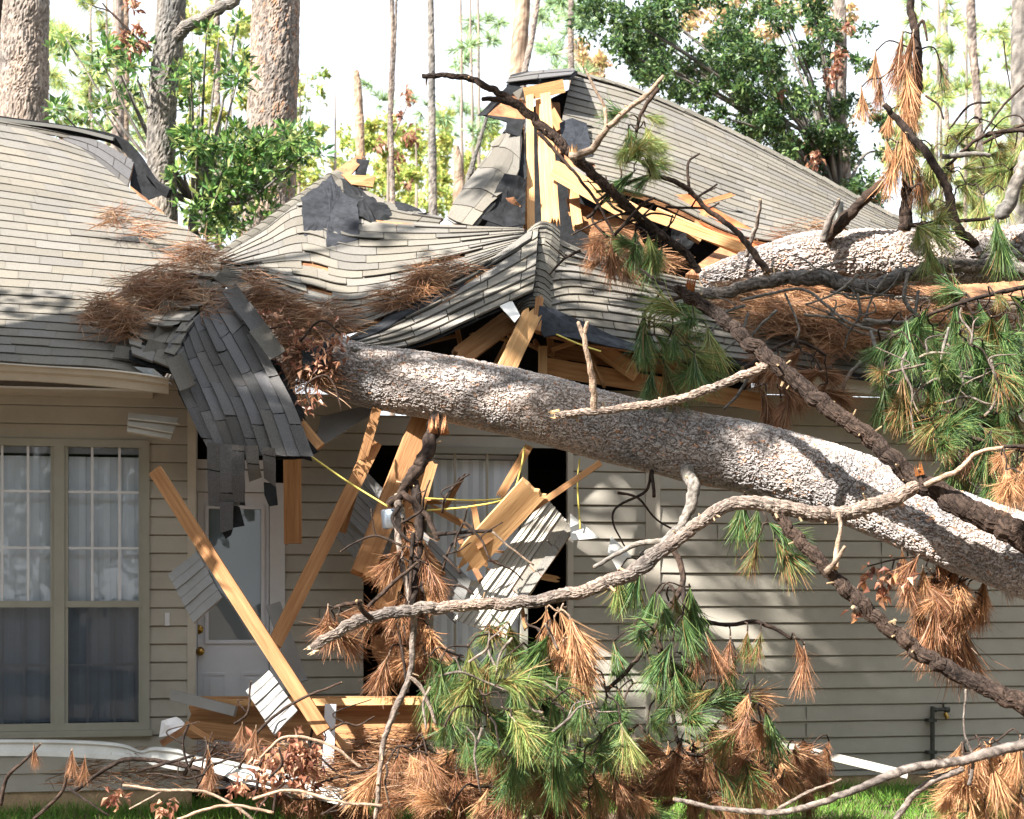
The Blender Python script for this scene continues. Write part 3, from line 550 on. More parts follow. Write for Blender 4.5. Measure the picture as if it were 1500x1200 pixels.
flat('torn_sheathing', [(752, 136, 15.5), (768, 126, 15.6), (770, 140, 15.6), (760, 146, 15.5)], 'shingle', H, .01)
# black panels that paint in the attic's shade behind the openings
flat('attic_shade_panel', [(775, 160, 16.5), (840, 128, 16.5), (1000, 215, 16.5), (1180, 350, 16.3), (1180, 430, 16.3), (640, 430, 16.3), (680, 332, 16.3), (762, 255, 16.5)], 'felt', H, .02)
flat('attic_shade_panel', [(515, 522, 13.2), (600, 494, 13.2), (690, 450, 13.2), (790, 415, 13.2), (930, 455, 13.2), (1100, 500, 13.3), (1100, 590, 13.3), (515, 590, 13.2)], 'felt', H, .02)
flat('torn_sheathing', [(960, 288, 14.75), (1008, 284, 14.8), (1128, 350, 14.6), (1122, 378, 14.4), (1050, 340, 14.5)], 'osb', H, .02, c=(1.5, .8, .6))
flat('torn_sheathing', [(830, 290, 14.9), (930, 330, 14.9), (960, 392, 14.6), (840, 330, 14.7)], 'osb', H, .02)
flat('torn_sheathing', [(818, 150, 16.2), (822, 230, 15.8), (800, 215, 16.1), (796, 150, 16.2)], 'osb', H, .02)
# ------------------------------------------------------------------ lumber
def board(name, p0, p1, wpx, th=.038, mt='lumber', par=None, roll=0, sp0=0, sp1=0, label=None, cat=None, group=None, warp=.006, ny=7):
    a, b = P(*p0), P(*p1); L = np.linalg.norm(b-a); x = (b-a)/L; view = (a+b)/2-np.array((0, 0, EYE)); view /= np.linalg.norm(view)
    y = np.cross(view, x); y /= np.linalg.norm(y); z = np.cross(x, y)
    if z[1] > 0: z = -z; y = -y
    c_, s_ = math.cos(rad(roll)), math.sin(rad(roll)); y, z = y*c_+z*s_, z*c_-y*s_
    wd = wpx*(p0[2]+p1[2])/2/F; rr = random.Random(hash((p0[0], p0[1])) & 0xffff); nx = 8
    rows = []
    for j in range(ny+1):
        e0 = -rr.random()*sp0*(1 if j % 2 else .25); e1 = rr.random()*sp1*(1 if j % 2 else .25); r = []
        for i in range(nx+1): t = i/nx; r.append((e0+(L+e1-e0)*t, (j/ny-.5)*wd, warp*math.sin(t*3.1+j*.2)*L))
        rows.append(r)
    v = []
    for zz in (th/2, -th/2):
        for r in rows: v += [(p, q, s+zz) for (p, q, s) in r]
    K = (ny+1)*(nx+1); q = lambda i, j: j*(nx+1)+i; f = []
    for j in range(ny):
        for i in range(nx): f += [(q(i, j), q(i+1, j), q(i+1, j+1), q(i, j+1)), (q(i, j)+K, q(i, j+1)+K, q(i+1, j+1)+K, q(i+1, j)+K)]
        f += [(q(0, j), q(0, j+1), q(0, j+1)+K, q(0, j)+K), (q(nx, j), q(nx, j)+K, q(nx, j+1)+K, q(nx, j+1))]
    for i in range(nx): f += [(q(i, 0), q(i, 0)+K, q(i+1, 0)+K, q(i+1, 0)), (q(i, ny), q(i+1, ny), q(i+1, ny)+K, q(i, ny)+K)]
    me = bpy.data.meshes.new(name); me.from_pydata([tuple(p) for p in v], [], f)
    t = rr.uniform(.85, 1.12); ca = me.color_attributes.new('Col', 'FLOAT_COLOR', 'POINT'); ca.data.foreach_set('color', [t, t, t, 1]*len(v))
    me.materials.append(M[mt]); o = bpy.data.objects.new(name, me); C.objects.link(o)
    Mx = Matrix([(x[0], y[0], z[0], a[0]), (x[1], y[1], z[1], a[1]), (x[2], y[2], z[2], a[2]), (0, 0, 0, 1)])
    if par is not None: o.parent = par; Mx = Matrix.Translation(-Vector(WORLD[par]))@Mx
    o.matrix_local = Mx; me.update()
    return tag(o, label, cat, group)
# framing still fixed to the house
for a in [((776, 142, 15.5), (778, 345, 14.4), 11, .04), ((790, 148, 15.6), (800, 330, 14.5), 12, .04), ((799, 140, 15.5), (812, 320, 14.5), 15, .05), ((834, 235, 15.4), (846, 330, 14.6), 15, .05),
          ((762, 150, 15.6), (770, 330, 14.6), 8, .04)]: board('stud', *a, mt='lumber_pale', par=H, sp1=.08)
board('rafter', (768, 138, 15.5), (826, 126, 15.5), 19, .05, 'lumber_pale', H); board('rafter', (800, 150, 15.9), (822, 190, 15.8), 14, .04, 'lumber', H)
board('rafter', (812, 248, 14.7), (925, 312, 14.3), 26, .045, 'lumber_pale', H, sp1=.1, roll=12); board('rafter', (915, 302, 14.25), (1085, 362, 14.0), 14, .045, 'lumber_pale', H, sp0=.1, sp1=.2)
board('rafter', (960, 312, 14.2), (1085, 365, 14.1), 16, .04, 'lumber_pale', H, sp1=.2, roll=20); board('rafter', (1040, 310, 14.7), (1015, 350, 14.5), 22, .04, 'lumber', H)
board('rafter', (1045, 320, 14.72), (1130, 382, 14.5), 18, .04, 'lumber_old', H)
board('rafter', (778, 462, 12.1), (738, 548, 11.95), 27, .045, 'lumber_pale', H, roll=-14, sp0=.05); board('rafter', (745, 470, 12.5), (675, 522, 12.1), 30, .045, 'lumber', H, roll=14, sp1=.05)
board('rafter', (790, 440, 12.3), (786, 486, 12.2), 12, .04, 'lumber', H, sp0=.05)
board('header_beam', (792, 536, 12.45), (1010, 572, 12.7), 26, .05, 'lumber', H); board('header_beam', (806, 512, 12.6), (1040, 548, 12.8), 22, .05, 'lumber_old', H)
board('header_beam', (1000, 570, 12.7), (1120, 590, 12.8), 26, .05, 'lumber', H)
board('rafter', (795, 508, 12.42), (795, 555, 12.4), 13, .05, 'lumber_pale', H); board('rafter', (868, 502, 12.5), (935, 548, 12.45), 24, .04, 'lumber', H, roll=20); board('rafter', (805, 490, 12.55), (808, 520, 12.5), 10, .04, 'lumber', H)
board('door_post', (428, 672, 12.0), (429, 796, 12.0), 26, .09, 'lumber', H, sp1=.01)
flat('torn_soffit', [(732, 448, 12.05), (750, 440, 12.1), (762, 462, 12.0), (754, 472, 11.95)], 'insul', H, .006)
flat('torn_soffit', [(460, 660, 11.9), (470, 610, 12.1), (545, 592, 12.1), (560, 598, 12.05), (520, 622, 12.0)], 'siding_grey', H, .01)
# vent pipe on the back slope
m = MB(); revolve(m, P(1228, 345, 14.5), (0, 0, 1), [(-.1, .11), (.0, .10), (.05, .05), (.22, .045), (.28, .045)], 16); m.build('vent_pipe', M['metal_dark'], H, True)
# siding pulled away from the wall under the log
def siding_piece(name, c4, nl, mt, par=None, label=None, cat='siding', depth=.011, ns=6, sag=0., group=None):
    """c4: four corners (px,py,Z) TL, TR, BR, BL; nl laps running TL->TR, stepped"""
    A, B, C_, D = [P(*p) for p in c4]; n_ = np.cross(B-A, D-A); n_ /= np.linalg.norm(n_)
    if n_[1] > 0: n_ = -n_
    v = []; f = []; rows = []
    for k in range(nl):
        for (t, h) in ((k/nl, .0), ((k+.45)/nl, depth*.5), ((k+.5)/nl, depth*.15), ((k+.97)/nl, depth), ((k+1)/nl, 0)): rows.append((t, h))
    for (t, h) in rows:
        for i in range(ns+1):
            u = i/ns; p = A*(1-u)*(1-t)+B*u*(1-t)+C_*u*t+D*(1-u)*t; v.append(p+n_*(h+sag*math.sin(u*math.pi)+.004*math.sin(7*u+5*t)))
    for r in range(len(rows)-1):
        for i in range(ns): q = r*(ns+1)+i; f.append((q, q+1, q+ns+2, q+ns+1))
    K = len(v); v = v+[p-n_*.004 for p in v]; f = f+[tuple(a+K for a in q[::-1]) for q in f]
    nr = len(rows); Bd = [i for i in range(ns+1)]+[r*(ns+1)+ns for r in range(1, nr)]+[(nr-1)*(ns+1)+i for i in range(ns-1, -1, -1)]+[r*(ns+1) for r in range(nr-2, 0, -1)]
    f += [(Bd[i], Bd[(i+1) % len(Bd)], Bd[(i+1) % len(Bd)]+K, Bd[i]+K) for i in range(len(Bd))]
    m = MB(); m.add(v, f); o = m.build(name, M[mt], par, origin=A if par is None else None); return tag(o, label, cat if par is None else None, group)
siding_piece('loose_siding', ((538, 692, 12.1), (690, 850, 12.0), (668, 915, 11.9), (510, 762, 12.0)), 4, 'siding_grey', H)
siding_piece('loose_siding', ((500, 740, 12.05), (545, 790, 12.0), (530, 830, 12.0), (480, 772, 12.05)), 2, 'siding_grey', H)
# outdoor tap on its standpipe
m = MB(); revolve(m, W(1366, 1142, .06), (0, 0, 1), [(0, .018), (.57, .018)], 10)
for z in (.25, .5): m.wbox(wall_s(1362, .06)-.02, wall_s(1362, .06)+.05, z, z+.025, .012, .085)
T = thing('outdoor_tap', 'dark standpipe with a garden tap fixed to the siding at far right', 'tap', W(1366, 1145, .06))
m.build('pipe', M['metal_dark'], T)
m = MB(); a = W(1366, 1040, .06); revolve(m, a, (CT, ST, 0), [(0, .02), (.03, .02), (.035, .014), (.1, .014), (.105, .022), (.14, .022)], 10); m.build('spout', M['metal_dark'], T)
m = MB(); a = W(1384, 1044, .06); revolve(m, a, (CT*.5, ST*.5, -1), [(0, .016), (.035, .016), (.05, .02)], 10); m.build('outlet', M['brass'], T)
m = MB(); a = W(1382, 1037, .06); revolve(m, a, (0, 0, 1), [(0, .008), (.03, .008), (.031, .028), (.04, .028)], 10); m.build('handle', M['metal_dark'], T)

# splintered odds and ends wedged in the openings
rr = random.Random(21)
for i in range(27):
    if i < 16: px, py, Z = rr.uniform(560, 830), rr.uniform(640, 900), rr.uniform(11.7, 12.3)
    elif i < 24: px, py, Z = rr.uniform(600, 900), rr.uniform(455, 540), rr.uniform(12.4, 13.0)
    else: px, py, Z = rr.uniform(790, 1090), rr.uniform(250, 370), rr.uniform(14.7, 15.6)
    a = rr.choice((rr.uniform(-.5, .5), rr.uniform(.9, 1.4), rr.uniform(1.8, 2.3))); L = rr.uniform(18, 55)
    board('broken_stick', (px-L*math.cos(a), py-L*math.sin(a), Z), (px+L*math.cos(a), py+L*math.sin(a), Z+rr.uniform(-.2, .2)), rr.uniform(3, 10), rr.uniform(.01, .03), rr.choice(('lumber', 'lumber_old', 'lumber_pale', 'lumber_old', 'osb')), H, rr.uniform(-40, 40), .06, .08, ny=4, warp=rr.uniform(-.02, .02))
for i, (px, py, Z, r) in enumerate(((600, 700, 12.25, 26), (560, 950, 12.0, 22), (655, 520, 12.6, 20), (880, 345, 14.4, 22), (1000, 345, 14.5, 24), (745, 300, 14.3, 16), (690, 505, 12.7, 18))):
    sheet('torn_felt', [(px+r*rr.uniform(.6, 1.3)*math.cos(t), py+r*rr.uniform(.6, 1.5)*math.sin(t), Z) for t in (0, .9, 1.8, 2.9, 3.8, 5.1)], ('felt', 'osb')[i % 2], H, noise=.06, seed=50+i, jag=.12)
# ------------------------------------------------------------------ bark tubes
PINE = ((.47, .435, .42), (.34, .305, .29), (.12, .10, .09)); PINK = ((.48, .35, .28), (.34, .24, .19), (.07, .05, .045)); GREYB = ((.26, .24, .22), (.17, .155, .14), (.06, .055, .05))
DARK = ((.075, .053, .042), (.042, .030, .025), (.014, .011, .010)); LITE = ((.34, .29, .25), (.17, .13, .11), (.05, .04, .035)); TAN = ((.42, .32, .24), (.30, .22, .16), (.15, .10, .07)); FARB = ((.36, .305, .265), (.24, .20, .17), (.10, .08, .07))
def limb(mb, pts, cols=DARK, seg=10, step=None, amp=None, cell=None, seed=0, rough=.10, world=False, flake=0.):
    mb.mark()
    if not world: pts = [(p[0], p[1], p[2], p[3]*(.71 if p[3] < 30 else .93)) for p in pts]
    q = [(*(P(p[0], p[1], p[2]) if not world else p[:3]), (p[3]/F*p[2] if not world else p[3])) for p in pts]; q = np.array(q, float)
    if len(q) == 2: q = np.array([q[0], (q[0]+q[1])/2, q[1]])
    L = np.linalg.norm(np.diff(q[:, :3], axis=0), axis=1); seglen = L.sum(); rm = q[:, 3].mean(); step = step or max(.02, rm*.55)
    n = max(4, int(seglen/step)); cum = np.r_[0, np.cumsum(L)]/seglen; tt = np.interp(np.linspace(0, 1, n+1), cum, np.linspace(0, 1, len(q))); c = cr(q, tt); p, r = c[:, :3].copy(), np.maximum(c[:, 3], .0008)
    if amp != 0 and rm < .09: sN = np.linspace(0, seglen, n+1); kn = fbm(np.c_[sN*9, sN*0+seed, sN*0]); r = r*(.93+.14*kn)+r*.35*np.clip(kn-.68, 0, 1)*3
    if rough: p += (np.stack([fbm(np.c_[np.arange(n+1)*step*(2.2 if rm > .05 else 7), np.full(n+1, seed*3.7+k*9), np.zeros(n+1)]) for k in range(3)], 1)-.5)*np.minimum(rm*rough*6, .05)
    if rough and not world and rm < .08 and amp != 0: p += (np.stack([fbm(np.c_[np.arange(n+1)*step*22, np.full(n+1, seed*1.7+k*5), np.zeros(n+1)]) for k in range(3)], 1)-.5)*rm*1.1
    t = np.gradient(p, axis=0); t /= np.linalg.norm(t, axis=1, keepdims=True); u = np.cross(t[0], (0, 0, 1.)); 
    if np.linalg.norm(u) < .2: u = np.cross(t[0], (0, 1., 0))
    u /= np.linalg.norm(u); U = []
    for i in range(n+1): u = u-t[i]*np.dot(u, t[i]); u /= np.linalg.norm(u); U.append(u)
    U = np.array(U); V = np.cross(t, U); th = np.arange(seg)*2*math.pi/seg; ct, st = np.cos(th), np.sin(th)
    cell = cell or (max(.04, rm*2.2), max(.012, rm*.55)); amp = rm*.12 if amp is None else amp
    s = np.linspace(0, seglen, n+1); Sg, Tg = np.meshgrid(s, th, indexing='ij'); rr = r[:, None]+0*Tg
    key = np.c_[(Sg/cell[0]).ravel(), (rm*np.cos(Tg)/cell[1]).ravel(), (rm*np.sin(Tg)/cell[1]).ravel()]+seed*5.3
    key = key+np.stack([fbm(key*1.3+k_*31)-.5 for k_ in range(3)], 1)*2.2
    f1, f2, cid = worley(key); d = np.clip((f2-f1)*4.5, 0, 1); g1, g2, gid = worley(key*2.3+31); e = np.clip((g2-g1)*3, 0, 1)
    hgt = (d*.62+d*(cid-.5)*.35+e*.22+fbm(key*.35)*.25)*amp; rad_ = rr+hgt.reshape(rr.shape)
    pos = p[:, None, :]+rad_[..., None]*(U[:, None, :]*ct[None, :, None]+V[:, None, :]*st[None, :, None])
    A, B, K = [np.array(x) for x in cols]; mixp = np.clip(cid*.75+gid*.4-.1, 0, 1)[:, None]; col = A*mixp+B*(1-mixp); dk = np.clip(d*1.5, 0, 1)[:, None]*(.45+.55*np.clip(e*1.5, 0, 1)[:, None]); col = K*(1-dk)+col*dk
    lowf = fbm(np.c_[(Sg/.35).ravel(), (rm*np.cos(Tg)/.16).ravel(), (rm*np.sin(Tg)/.16).ravel()]+seed)[:, None]; col = col*(.55+.9*lowf)*(1+np.array((.10, .0, -.10))*(lowf-.5)*2)
    if flake: fm = (gid > 1-flake)[:, None]; col = np.where(fm, np.array((.46, .26, .16))*dk+K*(1-dk), col)
    base = np.arange(n)[:, None]*seg; j = np.arange(seg)[None, :]; j2 = (j+1) % seg
    f = np.stack([base+j, base+j2, base+seg+j2, base+seg+j], -1).reshape(-1, 4).tolist()
    vv = np.vstack([pos.reshape(-1, 3), p[:1]-t[:1]*r[0]*.4, p[-1:]+t[-1:]*r[-1]*.6]); N = seg*(n+1)
    if not world and .010 < rm < .09 and seg >= 12 and seglen > .5:      # broken twig nubs along the limb
        nr_ = random.Random(int(seed*13)); 
        for _ in range(int(seglen*5)):
            i_ = nr_.randrange(2, n-1); a_ = nr_.uniform(0, 6.28); dr_ = U[i_]*math.cos(a_)+V[i_]*math.sin(a_)+t[i_]*nr_.uniform(-.6, .6); dr_ /= np.linalg.norm(dr_); s2 = np.cross(dr_, t[i_]); s2 /= np.linalg.norm(s2); s3 = np.cross(dr_, s2)
            L_ = nr_.uniform(.012, .05); w0 = nr_.uniform(.004, .008); b0 = p[i_]+dr_*r[i_]*.6; e_ = p[i_]+dr_*(r[i_]+amp+L_)
            vv_ = [b0+w0*1.5*(s2*math.cos(q_)+s3*math.sin(q_)) for q_ in (0, 1.26, 2.51, 3.77, 5.03)]+[e_+w0*.8*(s2*math.cos(q_)+s3*math.sin(q_)) for q_ in (0, 1.26, 2.51, 3.77, 5.03)]
            mb.add(vv_, [(q_, (q_+1) % 5, 5+(q_+1) % 5, 5+q_) for q_ in range(5)]+[(5, 6, 7, 8, 9)], np.vstack([np.tile(B*.8, (5, 1)), np.tile((.42, .30, .18), (5, 1))]))
    f += [(i2, i1, N) for i1, i2 in zip(range(seg), [(k+1) % seg for k in range(seg)])]+[(n*seg+k, n*seg+(k+1) % seg, N+1) for k in range(seg)]
    wood = np.array((.52, .34, .17)); col = np.vstack([col, wood, wood]); mb.add(vv, f, col)
    return p
def splinters(mb, px, py, Z, dx, dy, rpx, n=9, Lp=34, col=(.60, .40, .20), seed=0):
    """torn wood fibres at the broken end of a limb"""
    rr = random.Random(seed+px); a = np.array((dx, 0, -dy), float); a /= np.linalg.norm(a); s = Z/F; y = np.cross(a, (0, 1, 0)); c0 = P(px, py, Z)
    for i in range(n):
        o = y*rr.uniform(-1, 1)*rpx*s+np.array((0, 1, 0))*rr.uniform(-1, 1)*rpx*s; L = Lp*s*rr.uniform(.35, 1); w_ = rpx*s*rr.uniform(.18, .4); tip = c0+o*1.1+a*L; b = c0+o-a*rpx*s*.8; t = rr.uniform(.7, 1.2)
        mb.add([b+y*w_, b-y*w_, b+np.array((0, w_, 0)), tip], [(0, 1, 3), (1, 2, 3), (2, 0, 3), (0, 2, 1)], np.array(col)*t)
# ------------------------------------------------------------------ needle tufts
def ribbons(P0, D0, L, wdt, droop, cols, nseg=3, curlv=None, rs=NR):
    """N curved tapering needles -> verts, faces, cols"""
    N = len(P0); D0 = D0/np.linalg.norm(D0, axis=1, keepdims=True); sd = np.cross(D0, rs.randn(N, 3)); sd /= np.linalg.norm(sd, axis=1, keepdims=True); V = []; wz = np.array([1, .95, .75, .25])[:nseg+1] if nseg == 3 else np.linspace(1, .25, nseg+1)
    p = P0.copy(); d = D0.copy(); st = L/nseg
    for k in range(nseg+1):
        V.append(p-sd*(wdt*wz[k]/2)[:, None]); V.append(p+sd*(wdt*wz[k]/2)[:, None])
        d = d+np.array((0, 0, -1.))*droop[:, None]+(curlv if curlv is not None else 0); d /= np.linalg.norm(d, axis=1, keepdims=True); p = p+d*st[:, None]
    V = np.stack(V, 1); M_ = 2*(nseg+1); b = (np.arange(N)*M_)[:, None]
    f = np.concatenate([np.stack([b[:, 0]+2*k, b[:, 0]+2*k+1, b[:, 0]+2*k+3, b[:, 0]+2*k+2], 1) for k in range(nseg)]); c = np.repeat(cols, M_, axis=0)
    c = c*np.tile(np.repeat(np.linspace(.8, 1.25, nseg+1), 2), N)[:, None]
    return V.reshape(-1, 3), f.tolist(), c
def tuft_mesh(name, axis, spread, n, L, droop, pal, wdt=.0044, stem=.12, seed=0, mix=None):
    rs = np.random.RandomState(seed); ax = np.array(axis, float); ax /= np.linalg.norm(ax); t = rs.rand(n)**.8
    rd = rs.randn(n, 3); rd -= ax*(rd@ax)[:, None]; rd /= np.linalg.norm(rd, axis=1, keepdims=True); D = ax+rd*(spread*rs.uniform(.25, 1.15, (n, 1))); P0 = ax*(t*stem)[:, None]+rd*.004
    k = rs.randint(0, len(pal), n); col = np.array(pal)[k]*rs.uniform(.45, 1.6, (n, 1))
    if mix: mk = rs.rand(n) < mix[0]; col[mk] = np.array(mix[1])*rs.uniform(.6, 1.2, (mk.sum(), 1))
    # fascicles: clump neighbouring needles so that the tuft reads as strands
    g_ = rs.randint(0, max(1, n//5), n); D = D*.62+D[g_]*.38; col = col*.75+col[g_]*.25
    v, f, c = ribbons(P0, D, L*rs.uniform(.6, 1.12, n), np.full(n, wdt)*rs.uniform(.7, 1.2, n), droop*rs.uniform(.3, 1.7, n), col, curlv=rs.randn(n, 3)*.13, rs=rs)
    m = MB(); m.add(v, f, c); P_ = [np.zeros(3), ax*stem]
    limb(m, [(*(-ax*.02), .005), (*(ax*stem*.6), .006), (*(ax*stem), .003)], DARK if pal is GR else TAN, seg=5, step=.03, world=True, rough=0)
    me = m.build(name, M['needle']); d = me.data; bpy.data.objects.remove(me); return d
GR = [(.06, .13, .035), (.09, .165, .045), (.045, .105, .045), (.14, .20, .06)]; YG = [(.16, .24, .06), (.22, .28, .08), (.12, .20, .06), (.30, .26, .09)]
BR = [(.23, .10, .05), (.29, .135, .065), (.17, .07, .038), (.35, .19, .10), (.25, .155, .08)]; OR = [(.44, .225, .11), (.52, .30, .16), (.36, .17, .08), (.38, .24, .12)]
TM = {}
for key, pal, mx in (('g', GR, (.06, (.3, .16, .07))), ('y', YG, (.12, (.4, .22, .1))), ('b', BR, None), ('o', OR, None), ('m', GR, (.45, (.33, .16, .07)))):
    L_ = []
    for i, (ax, sp, n, L, dr) in enumerate([((0, .1, -1), .42, 260, .30, .07), ((.25, 0, -1), .62, 300, .29, .08), ((.7, -.2, -.8), .66, 290, .28, .09), ((.9, .2, -.35), .7, 280, .27, .13), ((.3, -.8, -.7), .8, 300, .26, .12), ((.1, .1, -1), .24, 200, .33, .05), ((.8, .1, .3), .85, 260, .25, .18)]):
        L_.append(tuft_mesh('needle_tuft', ax, sp*(1 if key in 'gym' else .8), int(n*(.85 if key in 'gym' else .9)), L*(1 if key in 'gym' else .92), dr*(1.45 if key in 'gym' else 1.6), pal, seed=i*7+ord(key), mix=mx))
    TM[key] = L_
def tuft(par, loc, key, var=None, rz=None, s=1.):
    if var is None: var = R.choices(range(7), (3, 4, 5, 5, 4, 2, 3))[0]
    o = bpy.data.objects.new('needle_tuft', TM[key][var]); C.objects.link(o); o.parent = par
    o.location = tuple(np.asarray(loc)-WORLD[par]); o.rotation_euler = (R.uniform(-.3, .3), R.uniform(-.3, .3), R.uniform(0, 6.28) if rz is None else rz); k = s*R.uniform(.55, 1.2); o.scale = (k, k, k); return o
def spray(par, spine, spots, cols=DARK, r0=3.2, sag=.25, seed=0, name='twig'):
    """spine: [(px,py,Z)], spots: [(px,py,Z,key[,var,rz,scale])]. Twigs grow from the spine to each tuft, nearest first, sagging"""
    net = [P(*p) for p in spine]; net = list(cr(np.array(net), np.linspace(0, 1, 8*len(net)))) if len(net) > 1 else net
    root = np.array(net); pts = [(P(*s_[:3]), s_) for s_ in spots]; pts.sort(key=lambda a: np.min(np.linalg.norm(root-a[0], axis=1))); m = MB(); lev = [0]*len(net); rr = random.Random(seed)
    for (q, s_) in pts:
        A = np.array(net); d = np.linalg.norm(A-q, axis=1)+np.array(lev)*.05+np.where(A[:, 2] < q[2]-.05, .25, 0); i = int(np.argmin(d)); a = A[i]; L = np.linalg.norm(q-a)
        if L > .02:
            mid1 = a*.66+q*.34+np.array((rr.uniform(-.12, .12), rr.uniform(-.12, .12), sag*.5+rr.uniform(-.1, .12)))*L; mid2 = a*.3+q*.7+np.array((rr.uniform(-.1, .1), rr.uniform(-.1, .1), sag+rr.uniform(-.08, .1)))*L
            rb = min(.012, .0045+.006*L); limb(m, [(*a, rb), (*mid1, rb*.85), (*mid2, rb*.72), (*q, .0045)], cols, seg=6, step=.03, world=True, seed=rr.random()*50, rough=.12, amp=.0016)
            for w_ in (mid1, mid2, q): net.append(w_); lev.append(lev[i]+1)
        tuft(par, q, s_[3], *(s_[4:] if len(s_) > 4 else ()))
    m.split = False
    if m.n: m.build(name, M['branch'], par, True)
def inside(p, poly):
    x, y = p; c_ = False; j = len(poly)-1
    for i in range(len(poly)):
        (a, b), (d, e) = poly[i], poly[j]
        if (b > y) != (e > y) and x < (d-a)*(y-b)/(e-b)+a: c_ = not c_
        j = i
    return c_
def scatter(poly, n, Z, keys, dmin=22, seed=0, s=1.):
    rr = random.Random(seed); xs = [p[0] for p in poly]; ys = [p[1] for p in poly]; out = []; tries = 0
    while len(out) < n and tries < 6000:
        tries += 1; p = (rr.uniform(min(xs), max(xs)), rr.uniform(min(ys), max(ys)))
        if inside(p, poly) and all((p[0]-o[0])**2+(p[1]-o[1])**2 > dmin**2 for o in out): out.append((p[0], p[1], rr.uniform(*Z), rr.choice(keys), rr.choices(range(7), (3, 4, 5, 5, 4, 1, 3))[0], rr.uniform(0, 6.28), s))
    return out
# ------------------------------------------------------------------ the big fallen pine across the front wall
FT = thing('fallen_pine', 'thick scaly pine trunk fallen slantwise across the front wall of the house', 'tree', P(1500, 900, 10.1))
m = MB(); limb(m, [(440, 505, 12.3, 36), (500, 540, 12.0, 43), (570, 556, 11.85, 47), (660, 570, 11.7, 49), (780, 597, 11.6, 50), (900, 630, 11.45, 51), (1020, 655, 11.2, 52), (1150, 686, 11.0, 53), (1270, 724, 10.75, 55), (1380, 766, 10.4, 57), (1500, 812, 10.1, 60), (1640, 868, 9.6, 63)], PINE, seg=260, step=.005, amp=.018, cell=(.06, .03), seed=3, rough=.03, flake=.05)
m.build('trunk', M['bark'], FT)
m = MB(); limb(m, [(1005, 690, 11.0, 14), (1016, 715, 10.85, 12), (1010, 750, 10.8, 10), (975, 795, 10.8, 9), (940, 815, 10.9, 8)], GREYB, 14, seed=5)
limb(m, [(1010, 745, 10.8, 8), (990, 785, 10.8, 7), (930, 800, 10.85, 5), (870, 830, 10.9, 4)], GREYB, 10, seed=6); m.build('limb', M['branch'], FT, True)
m = MB(); limb(m, [(640, 610, 11.5, 11), (628, 650, 11.3, 14), (612, 690, 11.2, 12), (585, 725, 11.15, 9), (572, 740, 11.15, 8)], DARK, 14, seed=7); splinters(m, 640, 625, 11.35, 0, -1, 14, 14, 24, (.42, .2, .1))
limb(m, [(605, 705, 11.2, 10), (614, 760, 11.1, 9), (612, 820, 11.0, 8), (605, 885, 10.9, 7)], DARK, 12, seed=8)
limb(m, [(585, 725, 11.15, 8), (582, 770, 11.1, 7), (590, 830, 11.0, 6), (603, 890, 10.9, 5)], LITE, 10, seed=9)
limb(m, [(590, 722, 11.15, 7), (620, 750, 11.1, 6), (640, 790, 11.05, 5)], DARK, 8, seed=10); limb(m, [(640, 783, 11.05, 4), (680, 780, 11, 3.5), (720, 778, 11, 3)], DARK, 8, seed=11)
limb(m, [(720, 778, 11, 2.6), (745, 800, 11, 2.4), (782, 828, 11, 2)], TAN, 6, seed=12); m.build('broken_limb', M['branch'], FT, True)
m = MB()
for a in ([(955, 688, 11.2, 3), (945, 720, 11.2, 3), (905, 742, 11.2, 2.5), (898, 765, 11.2, 2), (915, 800, 11.2, 1.5)], [(905, 722, 11.2, 3), (935, 730, 11.2, 2.5), (960, 760, 11.2, 2), (985, 775, 11.2, 2)], [(954, 690, 11.2, 4), (958, 712, 11.1, 3.4), (958, 728, 11.1, 3)], [(586, 742, 11.1, 4), (575, 760, 11.05, 4), (596, 790, 11.0, 3.5), (618, 795, 11, 3.5)]): limb(m, a, DARK, 6, seed=a[0][0])
m.build('twig', M['branch'], FT, True)
spray(FT, [(1010, 740, 10.85), (940, 815, 10.9)], [(940, 830, 10.9, 'g', 1, 3), (905, 838, 10.9, 'y', 0, 1, .7)], seed=3)
spray(FT, [(1085, 716, 10.95), (1110, 745, 10.9)], [(1110, 745, 10.9, 'g', 1, .3, 1), (1125, 765, 10.85, 'g', 2, 0, 1.1), (1090, 725, 10.9, 'g', 0, 2, 1), (1135, 790, 10.85, 'm', 2, .2, 1.1), (1110, 790, 10.85, 'm', 0, .2, 1), (1150, 805, 10.85, 'g', 2, -.4, 1)], seed=4)
spray(FT, [(1330, 815, 10.4), (1430, 870, 10.3)], scatter([(1320, 800), (1470, 850), (1440, 900), (1345, 895)], 22, (10.3, 10.6), 'bbbbo', 16, 5)+[(1370, 880, 10.4, 'b', 0, 1, 1.3), (1395, 890, 10.4, 'b', 1, 1, 1.4), (1410, 905, 10.4, 'b', 5, 0, 1.2), (1365, 905, 10.4, 'b', 5, 0, 1)], seed=5)
